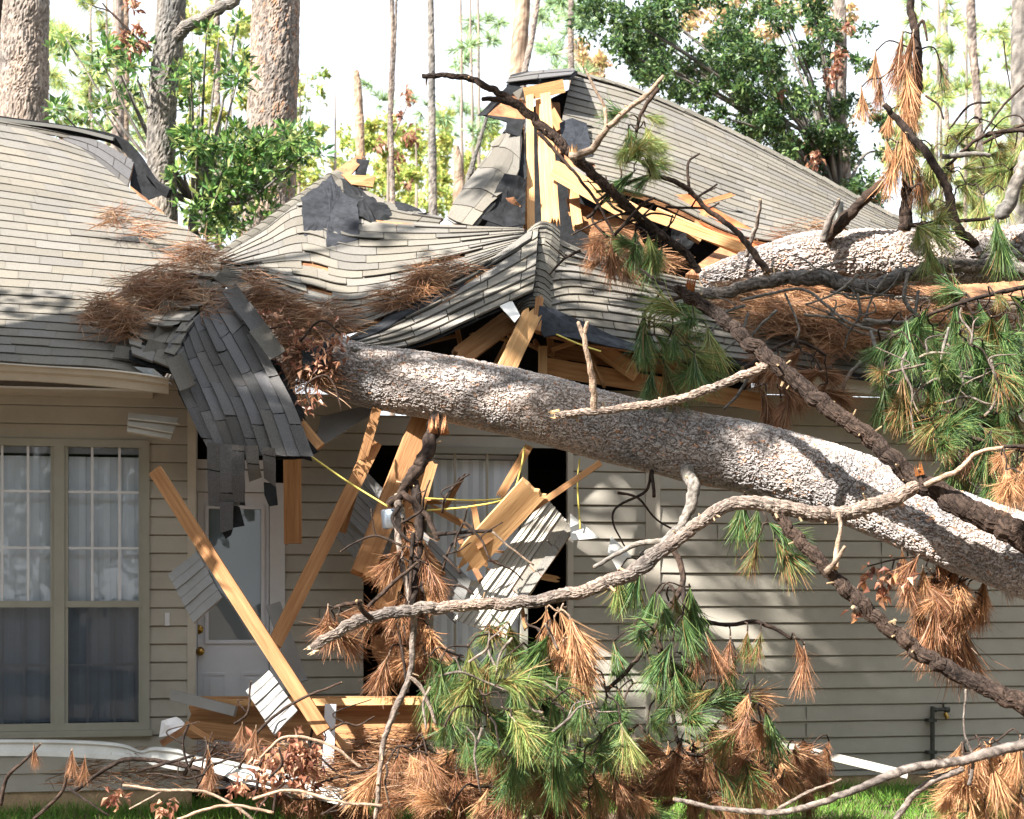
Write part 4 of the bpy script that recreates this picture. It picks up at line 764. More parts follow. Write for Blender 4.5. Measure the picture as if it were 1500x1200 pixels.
# ------------------------------------------------------------------ second fallen trunk lying on the roof
F2 = thing('fallen_pine', 'pale pine trunk lying on the roof behind, at the right edge', 'tree', P(1400, 400, 13.2))
m = MB(); limb(m, [(1030, 412, 13.6, 20), (1090, 395, 13.5, 29), (1180, 378, 13.3, 34), (1280, 375, 13.1, 37), (1400, 375, 12.9, 38), (1520, 365, 12.7, 39), (1640, 355, 12.5, 40)], PINE, seg=170, step=.007, amp=.026, cell=(.07, .035), seed=13, rough=.13, flake=.05); m.build('trunk', M['bark'], F2)
m = MB(); limb(m, [(1005, 432, 12.7, 8), (1070, 425, 12.6, 10), (1150, 408, 12.5, 12), (1215, 410, 12.45, 13), (1270, 420, 12.4, 13), (1330, 402, 12.4, 12), (1400, 388, 12.5, 13), (1500, 395, 12.4, 12), (1600, 400, 12.4, 12)], ((.26, .235, .215), (.13, .11, .1), (.035, .03, .027)), 30, step=.012, seed=14, amp=.011, cell=(.06, .02)); m.build('limb', M['branch'], F2, True)
m = MB(); limb(m, [(1210, 352, 13.0, 12), (1240, 318, 12.9, 11), (1275, 285, 12.8, 9), (1292, 268, 12.8, 8)], DARK, 12, seed=15); m.build('limb', M['branch'], F2, True)
m = MB(); limb(m, [(1205, 352, 12.9, 8), (1214, 325, 12.85, 7), (1228, 292, 12.8, 3)], LITE, 10, seed=16); limb(m, [(1092, 375, 13.0, 5), (1108, 330, 12.9, 4), (1114, 292, 12.8, 3)], LITE, 8, seed=17); m.build('stub', M['branch'], F2, True)
m = MB(); limb(m, [(1325, 335, 12.7, 12), (1328, 290, 12.7, 11), (1335, 200, 12.7, 10), (1345, 100, 12.7, 9), (1333, 0, 12.7, 7), (1328, -60, 12.7, 6)], DARK, 14, seed=18); limb(m, [(1342, 45, 12.7, 3), (1352, 30, 12.7, 3), (1358, 60, 12.7, 2)], DARK, 6, seed=19); m.build('limb', M['branch'], F2, True)
m = MB(); limb(m, [(1296, 152, 12.3, 5), (1325, 185, 12.3, 7), (1365, 235, 12.2, 8), (1388, 275, 12.2, 8), (1400, 330, 12.2, 9), (1430, 360, 12.3, 10)], DARK, 12, seed=20); m.build('limb', M['branch'], F2, True)
spray(F2, [(1342, 60, 12.7), (1340, 150, 12.7), (1325, 260, 12.7)], [(1322, 50, 12.6, 'b', 5, 0, 1.1), (1338, 48, 12.6, 'b', 5, 1, 1.1), (1325, 90, 12.6, 'o', 5, 1, 1.2), (1340, 95, 12.6, 'b', 5, 3, 1.2), (1322, 130, 12.6, 'o', 5, 1, 1.2), (1305, 160, 12.6, 'o', 0, 1, 1.1), (1322, 180, 12.6, 'o', 5, 1, 1.2), (1298, 205, 12.6, 'o', 0, 1, .9), (1314, 210, 12.6, 'o', 5, 1, 1.1), (1340, 140, 12.6, 'b', 0, 2, .9),
    (1283, 75, 12.7, 'o', 5, 0, 1), (1290, 115, 12.7, 'b', 0, 0, .8), (1262, 128, 12.7, 'o', 5, 0, .8), (1335, 215, 12.6, 'y', 0, 1, .9), (1330, 195, 12.6, 'g', 5, 1, .8), (1340, 160, 12.7, 'g', 5, 4, .9), (1376, 88, 12.9, 'm', 5, 2, .7), (1365, 215, 12.7, 'y', 1, 1, .9), (1345, 240, 12.6, 'b', 5, 1, .7), (1350, 320, 12.4, 'y', 5, 0, .7)], DARK, seed=6)
# ------------------------------------------------------------------ long forked branch in front of everything
BA = thing('fallen_branch', 'long dark forked foreground branch crossing over the thick fallen trunk', 'branch', P(1350, 712, 9.8))
m = MB(); limb(m, [(988, 418, 10.4, 5), (1010, 432, 10.35, 9), (1060, 470, 10.25, 11), (1130, 530, 10.1, 13), (1200, 585, 10.0, 14), (1270, 640, 9.9, 14), (1345, 705, 9.8, 17), (1420, 745, 9.7, 21), (1510, 790, 9.6, 27), (1640, 850, 9.4, 34)], DARK, 40, step=.012, seed=21, amp=.011, cell=(.07, .018)); m.build('limb', M['branch'], BA)
m = MB(); splinters(m, 1008, 425, 10.35, .2, -1, 8, 10, 32, (.62, .38, .18)); splinters(m, 1345, 692, 9.75, -.2, -1, 6, 8, 18); m.build('torn_wood', M['lumber'], BA)
m = MB(); limb(m, [(1128, 533, 10.1, 8), (1060, 562, 10.1, 7), (980, 588, 10.1, 6.5), (870, 603, 10.1, 6), (815, 608, 10.1, 5)], LITE, 24, step=.012, seed=22, amp=.008); splinters(m, 815, 608, 10.1, -1, .1, 6, 10, 14, seed=2)
limb(m, [(871, 602, 10.1, 7), (868, 560, 10.05, 6), (858, 510, 10.0, 5), (853, 485, 10.0, 5)], TAN, 14, seed=23); limb(m, [(854, 488, 10, 4.5), (846, 472, 10, 4)], TAN, 8, seed=24); limb(m, [(855, 490, 10, 4.5), (861, 472, 10, 3.5)], TAN, 8, seed=25); m.build('limb', M['branch'], BA)
m = MB(); limb(m, [(1352, 710, 9.8, 12), (1290, 738, 9.75, 13), (1225, 752, 9.7, 13), (1150, 745, 9.65, 13), (1075, 738, 9.65, 12), (1020, 770, 9.65, 11), (960, 815, 9.65, 13), (900, 852, 9.65, 12), (800, 878, 9.65, 11), (680, 888, 9.65, 10), (590, 895, 9.65, 10), (520, 912, 9.65, 9), (458, 950, 9.65, 7)], LITE, 40, step=.011, seed=26, amp=.009, cell=(.06, .016)); splinters(m, 460, 949, 9.65, -1, .5, 7, 8, 18, (.66, .5, .33), seed=3); m.build('limb', M['branch'], BA)
m = MB(); limb(m, [(1140, 750, 9.65, 9), (1165, 785, 9.6, 10), (1215, 838, 9.55, 11), (1280, 902, 9.5, 12), (1350, 958, 9.45, 13), (1430, 1000, 9.4, 15), (1510, 1038, 9.3, 17), (1620, 1090, 9.2, 19)], DARK, 34, step=.012, seed=27, amp=.010); m.build('limb', M['branch'], BA)
m = MB()
for k, a in enumerate(([(1228, 752, 9.6, 4), (1232, 775, 9.55, 4), (1226, 800, 9.55, 5), (1224, 832, 9.5, 6)], [(1355, 712, 9.7, 6), (1400, 690, 9.6, 5), (1440, 660, 9.6, 4), (1510, 655, 9.5, 3)], [(545, 905, 9.6, 6), (532, 895, 9.55, 5), (522, 880, 9.5, 4)], [(1210, 838, 9.5, 7), (1222, 825, 9.45, 5), (1238, 802, 9.4, 3)], [(1255, 895, 9.45, 6), (1250, 890, 9.4, 5)])): limb(m, a, (TAN, TAN, DARK, TAN, LITE)[k], 10, seed=28+k)
m.build('stub', M['branch'], BA, True)
m = MB()
for k, a in enumerate(([(607, 893, 9.7, 7), (604, 940, 9.7, 6), (600, 990, 9.7, 6), (575, 1050, 9.7, 6), (560, 1100, 9.7, 5), (550, 1200, 9.7, 4)], [(600, 990, 9.7, 4), (618, 1010, 9.7, 4), (640, 1060, 9.7, 3)], [(600, 1000, 9.7, 3), (580, 1040, 9.7, 3)])): limb(m, a, LITE, 12, seed=35+k)
m.build('limb', M['branch'], BA, True)
C1 = [(1000, 860, 9.9), (990, 830, 9.8), (960, 818, 9.7)]
g1 = scatter([(625, 960), (700, 925), (770, 900), (860, 960), (900, 1010), (930, 1060), (860, 1120), (720, 1110), (640, 1060)], 66, (9.1, 10.2), 'ggggyyyym', 17, 11, .85)
spray(BA, [(820, 880, 9.7), (760, 905, 9.7), (700, 930, 9.8), (680, 960, 9.8), (690, 1000, 9.8)], g1[:90], DARK, seed=7)
spray(BA, [(820, 880, 9.6), (830, 890, 9.5)], [(800, 892, 9.35, 'o', 1, 0, .95), (820, 895, 9.35, 'o', 2, 0, 1), (835, 905, 9.3, 'o', 1, 0, 1), (838, 935, 9.3, 'o', 1, 0, 1), (845, 945, 9.3, 'o', 0, 0, 1), (825, 940, 9.3, 'o', 0, 3, .9), (812, 905, 9.35, 'o', 0, 0, .9)], TAN, seed=8)
BB = thing('fallen_branch', 'drooping bough of green and rust needle tufts before the brightest siding', 'branch', P(990, 880, 10.1))
m = MB(); limb(m, [(985, 800, 10.2, 6), (1000, 850, 10.1, 6), (960, 920, 10.0, 5), (930, 970, 10.0, 4), (890, 1010, 10, 4)], DARK, 10, seed=40); limb(m, [(1000, 850, 10.1, 5), (1010, 900, 10, 5), (1060, 915, 10, 4), (1110, 912, 10, 4), (1160, 935, 10, 3)], DARK, 10, seed=41); limb(m, [(960, 920, 10, 4), (980, 1000, 10, 4), (1000, 1100, 10, 4), (1060, 1095, 10, 4)], DARK, 10, seed=42); m.build('limb', M['branch'], BB, True)
spray(BB, [(1000, 850, 10.1), (960, 920, 10.0), (980, 1000, 10)], scatter([(900, 900), (960, 860), (1030, 880), (1040, 1060), (930, 1080), (880, 1010)], 20, (9.7, 10.4), 'ggggmb', 22, 12, .8), DARK, seed=9)
spray(BB, [(1010, 900, 10), (1060, 915, 10), (1110, 912, 10), (1160, 935, 10)], [(1020, 925, 10, 'b', 0, 0, .8), (1035, 930, 9.9, 'b', 5, 0, .8), (1070, 935, 9.9, 'b', 0, 0, .8), (1078, 965, 9.9, 'g', 0, 0, .9), (1095, 925, 9.9, 'm', 1, 0, .8), (1115, 925, 9.9, 'm', 0, 0, .8), (1165, 935, 9.9, 'b', 5, 0, .9), (1178, 945, 9.9, 'b', 5, 1, .85), (1010, 860, 9.9, 'g', 1, 0, .9), (965, 870, 9.9, 'g', 1, 0, .9), (1000, 900, 9.8, 'g', 0, 1, .9), (985, 940, 9.8, 'g', 1, 3, .9)], DARK, seed=10)
spray(BB, [(1060, 1000, 10), (1110, 1030, 10)], scatter([(1020, 1000), (1110, 1010), (1130, 1060), (1050, 1090)], 16, (9.7, 10.2), 'bboogm', 18, 13, .9), DARK, seed=11)
# heap of dead boughs at the bottom
for (lab, poly, n, keys, Z, sd, sc_) in [
        ('heap of rust brown pine boughs on the lawn under the centre of the fallen trunk', [(560, 1100), (660, 1080), (760, 1110), (780, 1190), (540, 1190)], 40, 'bbbbbo', (9.6, 10.8), 14, .9),
        ('brown and green pine bough on the lawn just left of the bright siding', [(740, 1090), (900, 1100), (960, 1140), (940, 1185), (760, 1185)], 30, 'bbmgo', (9.6, 10.6), 15, .9),
        ('rust coloured pine bough lying below the hanging tufts right of centre', [(970, 1080), (1120, 1060), (1150, 1130), (1100, 1185), (950, 1180)], 40, 'bbobm', (9.7, 10.9), 16, .9),
        ('dry bough of red brown needles pointing right beside the standpipe', [(1120, 1085), (1225, 1085), (1180, 1150), (1110, 1140)], 24, 'b', (10.6, 11.2), 17, .8),
        ('tan and yellow green pine tufts at the bottom right corner', [(1400, 1090), (1500, 1080), (1540, 1190), (1400, 1190)], 44, 'ooooy', (8.8, 9.6), 18, .95),
        ('dark brown dead bough on the grass below the wooden planks', [(395, 1110), (540, 1100), (560, 1160), (420, 1190)], 26, 'b', (10.6, 11.4), 19, .85)]:
    cx = sum(p[0] for p in poly)/len(poly); cy = sum(p[1] for p in poly)/len(poly); t = thing('pine_bough', lab, 'branch', P(cx, cy, Z[0]), 'dead boughs on the lawn')
    spray(t, [(poly[0][0], cy-20, (Z[0]+Z[1])/2), (cx, cy-30, (Z[0]+Z[1])/2), (poly[2][0], cy, (Z[0]+Z[1])/2)], scatter(poly, n, Z, keys, 13, sd, sc_), DARK, seed=sd)
# green boughs hanging at the right
for (lab, spine, poly, n, keys, Z, sd) in [
        ('dense green pine bough hanging at the right edge above the thick trunk', [(1500, 420, 11.6), (1420, 440, 11.5), (1340, 470, 11.5), (1290, 500, 11.5)], [(1300, 470), (1400, 430), (1520, 420), (1520, 640), (1400, 640), (1290, 600)], 92, 'gggggm', (11.0, 12.0), 21),
        ('green pine bough hanging over the broken eave just left of the dark forked branch', [(1010, 430, 11.0), (960, 450, 11.1), (950, 480, 11.1)], [(930, 470), (970, 440), (1040, 480), (1040, 560), (950, 540)], 17, 'gggmy', (10.8, 11.3), 22),
        ('reddish brown dead tufts hanging under the right eave', [(1090, 540, 11.6), (1160, 500, 11.7), (1210, 520, 11.7)], [(1120, 520), (1190, 510), (1215, 560), (1150, 600), (1110, 570)], 20, 'b', (11.4, 11.8), 23),
        ('light green tufts on thin branches against the sky at the top right corner', [(1520, 190, 13.0), (1440, 200, 13.0), (1380, 250, 13.0)], [(1360, 220), (1420, 180), (1520, 170), (1520, 280), (1420, 300), (1350, 300)], 36, 'yyyym', (12.6, 13.6), 24),
        ('mixed green and tan tufts below the pale trunk near the right edge', [(1500, 660, 10.9), (1420, 640, 11.0), (1350, 610, 11.1)], [(1340, 600), (1500, 600), (1520, 700), (1380, 690)], 24, 'ggbmo', (10.8, 11.3), 25),
        ('long light green tufts hanging in front of the high gable roof', [(965, 130, 12.6), (940, 165, 12.6), (930, 210, 12.6)], [(915, 170), (950, 165), (955, 260), (915, 250)], 13, 'ygyg', (12.4, 12.8), 26),
        ('two green tufts dangling over the pale trunk on the roof', [(1330, 330, 12.3), (1450, 320, 12.2)], [(1340, 330), (1365, 330), (1365, 350), (1345, 350)], 4, 'y', (12.0, 12.3), 27),
        ('round green tuft on a hooked twig over the dark attic hole', [(905, 300, 12.8), (940, 320, 12.8)], [(925, 335), (975, 335), (970, 365), (935, 365)], 8, 'gyg', (12.6, 12.9), 28),
        ('tan pine tufts hanging at the right edge over the dark branch', [(1510, 655, 9.5), (1470, 655, 9.5)], [(1465, 665), (1510, 665), (1510, 700), (1470, 700)], 6, 'oo', (9.4, 9.6), 29),
        ('dark red brown dead tuft hanging left of the broken porch post', [(530, 880, 10.8), (490, 890, 10.8)], [(478, 888), (500, 890), (510, 930), (488, 930)], 7, 'b', (10.7, 10.9), 30),
        ('brown needles tangled around the splintered posts of the broken window', [(605, 780, 10.9), (600, 880, 10.9)], [(590, 760), (630, 790), (635, 960), (560, 960), (580, 860)], 26, 'bbo', (10.8, 11.3), 31),
        ('rusty tufts on the roof needles in front of the lower gable ridge', [(900, 370, 12.7), (880, 355, 12.7)], [(870, 350), (900, 350), (905, 380), (880, 385)], 5, 'b', (12.6, 12.8), 32)]:
    t = thing('pine_bough', lab, 'branch', P(*spine[0]), 'boughs hanging from the fallen pines'); m = MB(); limb(m, [(*p, 4.5-2.5*i/len(spine)) for i, p in enumerate(spine)], DARK, 8, seed=sd); m.build('limb', M['branch'], t, True)
    spray(t, spine, scatter(poly, n, Z, keys, 15, sd, .92), DARK, seed=sd)
t = [o for o in C.objects if o.get('label', '').startswith('two green tufts')][0]
for a in ((1345, 325, 12.2, 'y', 5, 0, .8), (1458, 320, 12.1, 'g', 0, 0, 1.1), (1462, 325, 12.1, 'g', 1, 0, 1.)): tuft(t, P(*a[:3]), a[3], a[4], a[5], a[6])
# curved branch arching over the broken gable
BE = thing('fallen_branch', 'dark curved branch arching over the broken high gable with a light forked side branch', 'branch', P(990, 350, 12.8))
m = MB(); limb(m, [(618, 110, 12.6, 3), (670, 112, 12.6, 4), (710, 125, 12.6, 5), (757, 152, 12.6, 6.5), (800, 190, 12.6, 8), (850, 238, 12.6, 9), (890, 275, 12.6, 8), (940, 320, 12.7, 7), (1000, 368, 12.7, 6), (1025, 400, 12.7, 5)], DARK, 24, step=.014, seed=50, amp=.009); limb(m, [(706, 145, 12.6, 4), (735, 147, 12.6, 6), (760, 156, 12.6, 6)], DARK, 10, seed=51); m.build('limb', M['branch'], BE)
m = MB(); limb(m, [(835, 230, 12.5, 8), (868, 218, 12.45, 7), (888, 190, 12.4, 6), (920, 160, 12.4, 5), (945, 140, 12.4, 5), (972, 110, 12.4, 3)], TAN, 14, seed=52); limb(m, [(888, 185, 12.4, 4), (884, 155, 12.4, 3), (868, 125, 12.4, 2.6), (858, 100, 12.4, 2)], TAN, 8, seed=53); limb(m, [(790, 195, 12.5, 4), (830, 240, 12.4, 3), (870, 290, 12.4, 3), (900, 345, 12.4, 2)], DARK, 8, seed=54)
splinters(m, 838, 222, 12.5, 0, -1, 8, 12, 16, (.45, .26, .14)); m.build('limb', M['branch'], BE)
def twig_thing(lab, curves, cols=DARK, cat='branch', name='fallen_branch'):
    t = thing(name, lab, cat, P(*curves[0][0][:3]), 'loose twigs and branches'); m = MB()
    for k, a in enumerate(curves): limb(m, a, cols, 12 if a[0][3] > 5 else 7, seed=k+a[0][0]*.1)
    m.build('limb', M['branch'], t, True); return t
twig_thing('thin black branch curving across the hole in the high roof', [[(860, 320, 12.7, 3), (900, 280, 12.7, 3.5), (950, 258, 12.7, 4), (1000, 272, 12.6, 5), (1040, 310, 12.6, 5), (1085, 345, 12.5, 6), (1125, 400, 12.5, 8)], [(1010, 285, 12.6, 3), (1008, 240, 12.6, 2.5), (1025, 225, 12.6, 2)], [(1020, 290, 12.6, 2), (1050, 270, 12.6, 2)], [(900, 345, 12.6, 3), (940, 300, 12.6, 3), (960, 290, 12.6, 2)]])
tD = twig_thing('light grey branch lying over the lawn at bottom right', [[(990, 1170, 9.0, 4), (1060, 1185, 9.0, 5), (1140, 1190, 8.9, 6), (1220, 1170, 8.9, 7), (1320, 1130, 8.8, 9), (1400, 1115, 8.8, 10), (1510, 1088, 8.7, 11), (1600, 1060, 8.7, 12)], [(1310, 1200, 8.9, 6), (1350, 1155, 8.85, 7), (1410, 1125, 8.8, 7)], [(1420, 1150, 8.8, 4), (1425, 1110, 8.8, 3), (1412, 1070, 8.8, 2), (1415, 1010, 8.8, 2)], [(1140, 1185, 9, 4), (1185, 1160, 9, 3), (1232, 1142, 9, 2)]], LITE)
twig_thing('thin dark twigs standing up before the white gutter at bottom left', [[(0, 1180, 9.6, 4), (10, 1140, 9.6, 4), (35, 1115, 9.6, 3), (60, 1090, 9.6, 2)], [(50, 1200, 9.6, 4), (90, 1160, 9.6, 3.5), (100, 1120, 9.6, 3), (106, 1100, 9.6, 2)], [(100, 1155, 9.6, 3), (130, 1175, 9.5, 2), (160, 1195, 9.5, 2)]])
tL = twig_thing('arching black branch in the grass at bottom left before the fallen gutter', [[(110, 1160, 10.6, 3), (150, 1130, 10.6, 4), (190, 1112, 10.5, 4), (250, 1118, 10.5, 5), (300, 1130, 10.5, 5), (350, 1150, 10.5, 4)], [(200, 1130, 10.5, 3), (280, 1108, 10.4, 3), (285, 1108, 10.4, 2)], [(270, 1135, 10.5, 4), (285, 1110, 10.4, 3)], [(350, 1125, 10.5, 3), (380, 1070, 10.4, 3), (430, 1030, 10.4, 3), (500, 1000, 10.3, 2)]])
for a in ((50, 1090, 9.6, 'b', 5, 0, .55), (106, 1098, 9.6, 'b', 5, 1, .4), (125, 1108, 9.6, 'b', 5, 1, .4), (305, 1095, 10.4, 'b', 5, 1, .6), (312, 1125, 10.4, 'b', 0, 1, .7), (355, 1060, 10.4, 'b', 0, 1, .7), (375, 1065, 10.4, 'b', 0, 1, .7)): tuft(tL, P(*a[:3]), a[3], a[4], a[5], a[6])
twig_thing('pale looping twigs over the grass at bottom centre left', [[(180, 1150, 9.4, 2.5), (240, 1158, 9.4, 3), (300, 1160, 9.4, 3), (350, 1185, 9.4, 3), (380, 1210, 9.4, 3)], [(190, 1185, 9.4, 2), (240, 1158, 9.4, 2)], [(380, 1110, 9.4, 2), (420, 1080, 9.4, 3), (480, 1090, 9.4, 3), (530, 1125, 9.4, 3)], [(370, 1170, 9.4, 3), (430, 1158, 9.4, 3), (500, 1175, 9.3, 3), (560, 1180, 9.3, 3)], [(260, 1200, 9.3, 3), (330, 1180, 9.3, 3), (400, 1190, 9.3, 3)]], TAN)
twig_thing('thin bent twigs criss-crossing over the roof needles near the pale trunk', [[(1085, 440, 12.2, 3), (1130, 430, 12.2, 3), (1180, 425, 12.2, 3), (1240, 470, 12.1, 3), (1300, 490, 12.0, 3)], [(1265, 470, 12.1, 5), (1300, 472, 12.1, 5), (1335, 468, 12.1, 4), (1345, 425, 12.1, 3)], [(1275, 485, 12.0, 4), (1290, 530, 11.9, 4), (1320, 600, 11.8, 3)], [(1262, 530, 11.9, 4), (1240, 555, 11.9, 4), (1230, 595, 11.8, 3)], [(1150, 430, 12.2, 2), (1170, 480, 12.1, 2), (1160, 510, 12.1, 2)], [(1100, 545, 11.8, 3), (1080, 580, 11.8, 3), (1060, 600, 11.8, 2)], [(1330, 400, 12.1, 3), (1325, 440, 12.1, 4), (1350, 470, 12.1, 4)], [(1390, 480, 11.3, 3), (1380, 545, 11.3, 3), (1440, 560, 11.3, 3), (1500, 620, 11.3, 3)]], GREYB)
twig_thing('black stick slanting below the broken window in front of the doorway', [[(540, 890, 10.7, 4), (570, 860, 10.7, 4), (610, 825, 10.7, 3)], [(598, 1015, 10.7, 3), (590, 960, 10.7, 3), (580, 900, 10.7, 3)]])
twig_thing('thin hooked twigs hanging from the roof edge at upper right of the lower gable', [[(935, 545, 11.0, 2), (932, 500, 11.0, 2.5), (945, 460, 11.0, 2.5), (970, 425, 11.0, 3)], [(980, 440, 11.0, 2), (985, 480, 11.0, 2), (965, 520, 11.0, 2)], [(940, 395, 12.6, 2), (960, 410, 12.4, 3), (990, 425, 12.0, 3)]])
# ------------------------------------------------------------------ loose lumber
NB = [('board', (228, 690, 10.9), (474, 1072, 10.5), 21, .05, 'lumber', 0, 0, 'long leaning plank crossing in front of the white door'),
      ('board', (548, 650, 11.9), (402, 944, 11.3), 21, .045, 'lumber', .02, 0, 'plank leaning to the upper right beside the door, its foot on the long plank'),
      ('beam', (618, 614, 11.95), (530, 842, 11.5), 32, .09, 'lumber', .05, .02, 'thick weathered beam leaning under the trunk, left of the broken window'),
      ('beam', (625, 680, 11.9), (560, 900, 11.6), 30, .08, 'lumber', .02, .1, 'second beam just right of the thick weathered one, half behind twigs'),
      ('beam', (780, 716, 11.2), (690, 815, 11.4), 42, .09, 'lumber_pale', .03, .14, 'short bright sunlit beam with a splintered lower end before the window blinds'),
      ('board', (880, 678, 11.3), (700, 800, 11.3), 9, .02, 'lumber', 0, .03, 'long thin strip of wood under the short sunlit beam'),
      ('board', (774, 655, 11.6), (734, 724, 11.5), 12, .02, 'lumber', .03, .04, 'narrow lath hanging in front of the upper window blinds'),
      ('board', (552, 600, 11.8), (500, 780, 11.85), 14, .02, 'lumber_old', .03, 0, 'thin brown board hanging left of the black gap'),
      ('beam', (285, 1052, 11.6), (640, 1052, 11.3), 62, .08, 'lumber_old', .1, .2, 'wide brown broken beam lying low in front of the door'),
      ('board', (300, 1030, 11.45), (640, 1027, 11.2), 10, .09, 'lumber_pale', .15, .1, 'pale board edge lying along the top of the wide brown beam'),
      ('board', (290, 1068, 11.3), (400, 1082, 11.2), 24, .04, 'lumber_old', .15, .1, 'short splintered board at the left end of the wide brown beam'),
      ('board', (442, 622, 11.35), (470, 655, 11.3), 14, .03, 'lumber', .03, 0, 'short stub of wood beside the black felt edge of the hanging shingles'),
      ('board', (470, 1060, 10.9), (540, 1130, 10.8), 12, .03, 'lumber', .0, .1, 'short plank end lying right of the foot of the long leaning plank'),
      ('board', (484, 1032, 10.9), (480, 1130, 10.8), 16, .03, 'trim_white', 0, 0, 'upright white trim board in front of the wide brown beam'),
      ('board', (252, 1018, 11.4), (345, 1042, 11.2), 15, .03, 'siding_grey', 0, 0, 'blue grey trim strip lying left of the door foot'),
      ('board', (400, 885, 11.8), (440, 1000, 11.7), 22, .03, 'siding_grey', 0, 0, 'grey trim strip leaning against the wall right of the door'),
      ('board', (1130, 1088, 11.8), (1330, 1135, 11.5), 12, .03, 'siding', 0, 0, 'tan trim strip lying on the grass left of the standpipe')]
for (nm, a, b, wd, th, mt, s0_, s1_, lab) in NB: board(nm, a, b, wd, th, mt, None, R.uniform(-10, 10), s0_, s1_, lab, 'plank' if nm == 'board' else 'beam', 'broken lumber around the entrance')
siding_piece('siding_panel', ((246, 842, 11.05), (288, 808, 11.15), (326, 876, 11.0), (284, 914, 10.9)), 3, 'siding_grey', None, 'square of grey siding caught in front of the door knob behind the long plank', 'siding', group='torn squares of grey siding')
siding_piece('siding_panel', ((360, 1012, 10.75), (394, 982, 10.85), (436, 1042, 10.7), (402, 1078, 10.6)), 3, 'siding_grey', None, 'square of grey siding leaning at the foot of the long plank', 'siding', group='torn squares of grey siding')
# fallen shingled sheet below the window, sunlit
t = thing('roof_fragment', 'sunlit slab of cream shingles hanging steeply before the right of the broken window', 'roof piece', P(770, 830, 11.5))
siding_piece('siding', ((664, 908, 11.25), (798, 728, 11.6), (838, 772, 11.6), (738, 936, 11.2)), 5, 'siding', t, depth=.02)
RF = Patch([[(752, 868, 11.35), (790, 812, 11.45), (824, 762, 11.55)], [(768, 884, 11.3), (806, 830, 11.4), (842, 778, 11.5)]])
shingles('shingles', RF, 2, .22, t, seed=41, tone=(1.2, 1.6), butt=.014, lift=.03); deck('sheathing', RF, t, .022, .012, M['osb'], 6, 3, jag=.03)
m = MB(); m.quad([P(835, 752, 11.5), P(878, 788, 11.4), P(836, 792, 11.4)], (1, 1, 1), .006); o = m.build('vinyl_scrap', M['insul'], None, origin=P(835, 780, 11.4)); tag(o, 'white triangular scrap of vinyl pointing right, beside the black window gap', 'scrap')
m = MB(); m.quad([P(895, 785, 11.6), P(925, 815, 11.5), P(905, 835, 11.5), P(890, 810, 11.5)], (1, 1, 1), .006); o = m.build('vinyl_scrap', M['insul'], None, origin=P(900, 800, 11.5)); tag(o, 'small white scrap of vinyl above the left end of the sunlit siding', 'scrap')
t = thing('lamp_housing', 'grey metal porch light cylinder caught between the beams', 'lamp', P(575, 765, 11.2)); m = MB(); revolve(m, P(575, 745, 11.25), (.1, .1, -1), [(0, .07), (.01, .08), (.12, .08), (.13, .075), (.13, .06)], 20, (.8, .85, .9)); m.build('shade', M['flash'], t, True)
m = MB(); revolve(m, P(575, 742, 11.25), (0, 0, 1), [(0, .03), (.03, .025), (.05, .01)], 12); m.build('mount', M['metal_dark'], t, True)
# fallen gutter
o = loft('fallen_gutter', [(-160, 1084, 1108, 10.9), (60, 1083, 1107, 10.9), (170, 1088, 1112, 10.85), (205, 1099, 1112, 10.85), (225, 1094, 1120, 10.8), (262, 1097, 1128, 10.8), (280, 1106, 1128, 10.8), (330, 1113, 1140, 10.75), (420, 1134, 1160, 10.7), (505, 1156, 1180, 10.6)], 'metal_white', None, [(0, 0), (0, .05), (.14, .07), (.24, .055), (.55, .075), (.68, .09), (.95, .10), (1, .05), (1, 0)])
tag(o, 'dented white gutter fallen along the foot of the wall at bottom left', 'gutter')
t = thing('paper_bundle', 'crumpled white sheet with a dark red board beside it, left of the wide brown beam', 'debris', P(265, 1070, 11.2))
sheet('sheet', [(236, 1080, 11.2), (240, 1056, 11.2), (262, 1050, 11.15), (275, 1062, 11.1), (262, 1076, 11.1)], 'paper', t, noise=.07, seed=31); board('red_board', (236, 1090, 11.05), (285, 1060, 11.1), 10, .02, 'osb', t); board('red_board', (272, 1060, 11.0), (312, 1086, 10.9), 8, .02, 'lumber_old', t)
# yellow cable
def cable(pts, lab):
    m = MB(); q = np.array([(*P(*p), .006) for p in pts]); limb(m, [tuple(x) for x in q], ((1, 1, 1),)*3, 8, step=.03, amp=0, world=True, rough=0); m.c[-1][:] = 1
    tag(m.build('electric_cable', M['cable'], None, True, origin=P(*pts[0])), lab, 'cable', 'loose yellow cables')
cable([(455, 668, 11.3), (510, 706, 11.25), (568, 742, 11.2)], 'yellow cable stretched from the hanging shingles to the porch light')
cable([(625, 748, 11.3), (690, 742, 11.35), (745, 728, 11.4), (762, 690, 11.4), (768, 655, 11.5)], 'yellow cable sagging across the broken window')
cable([(849, 672, 11.5), (846, 710, 11.45), (850, 775, 11.4)], 'yellow cable hanging straight down right of the black gap'); cable([(620, 730, 11.5), (700, 733, 11.5), (760, 728, 11.5)], 'thin yellow cable running level over the window blinds'); cable([(815, 490, 12.2), (850, 505, 12.1), (880, 515, 12.0)], 'yellow cable end under the lower gable eave')

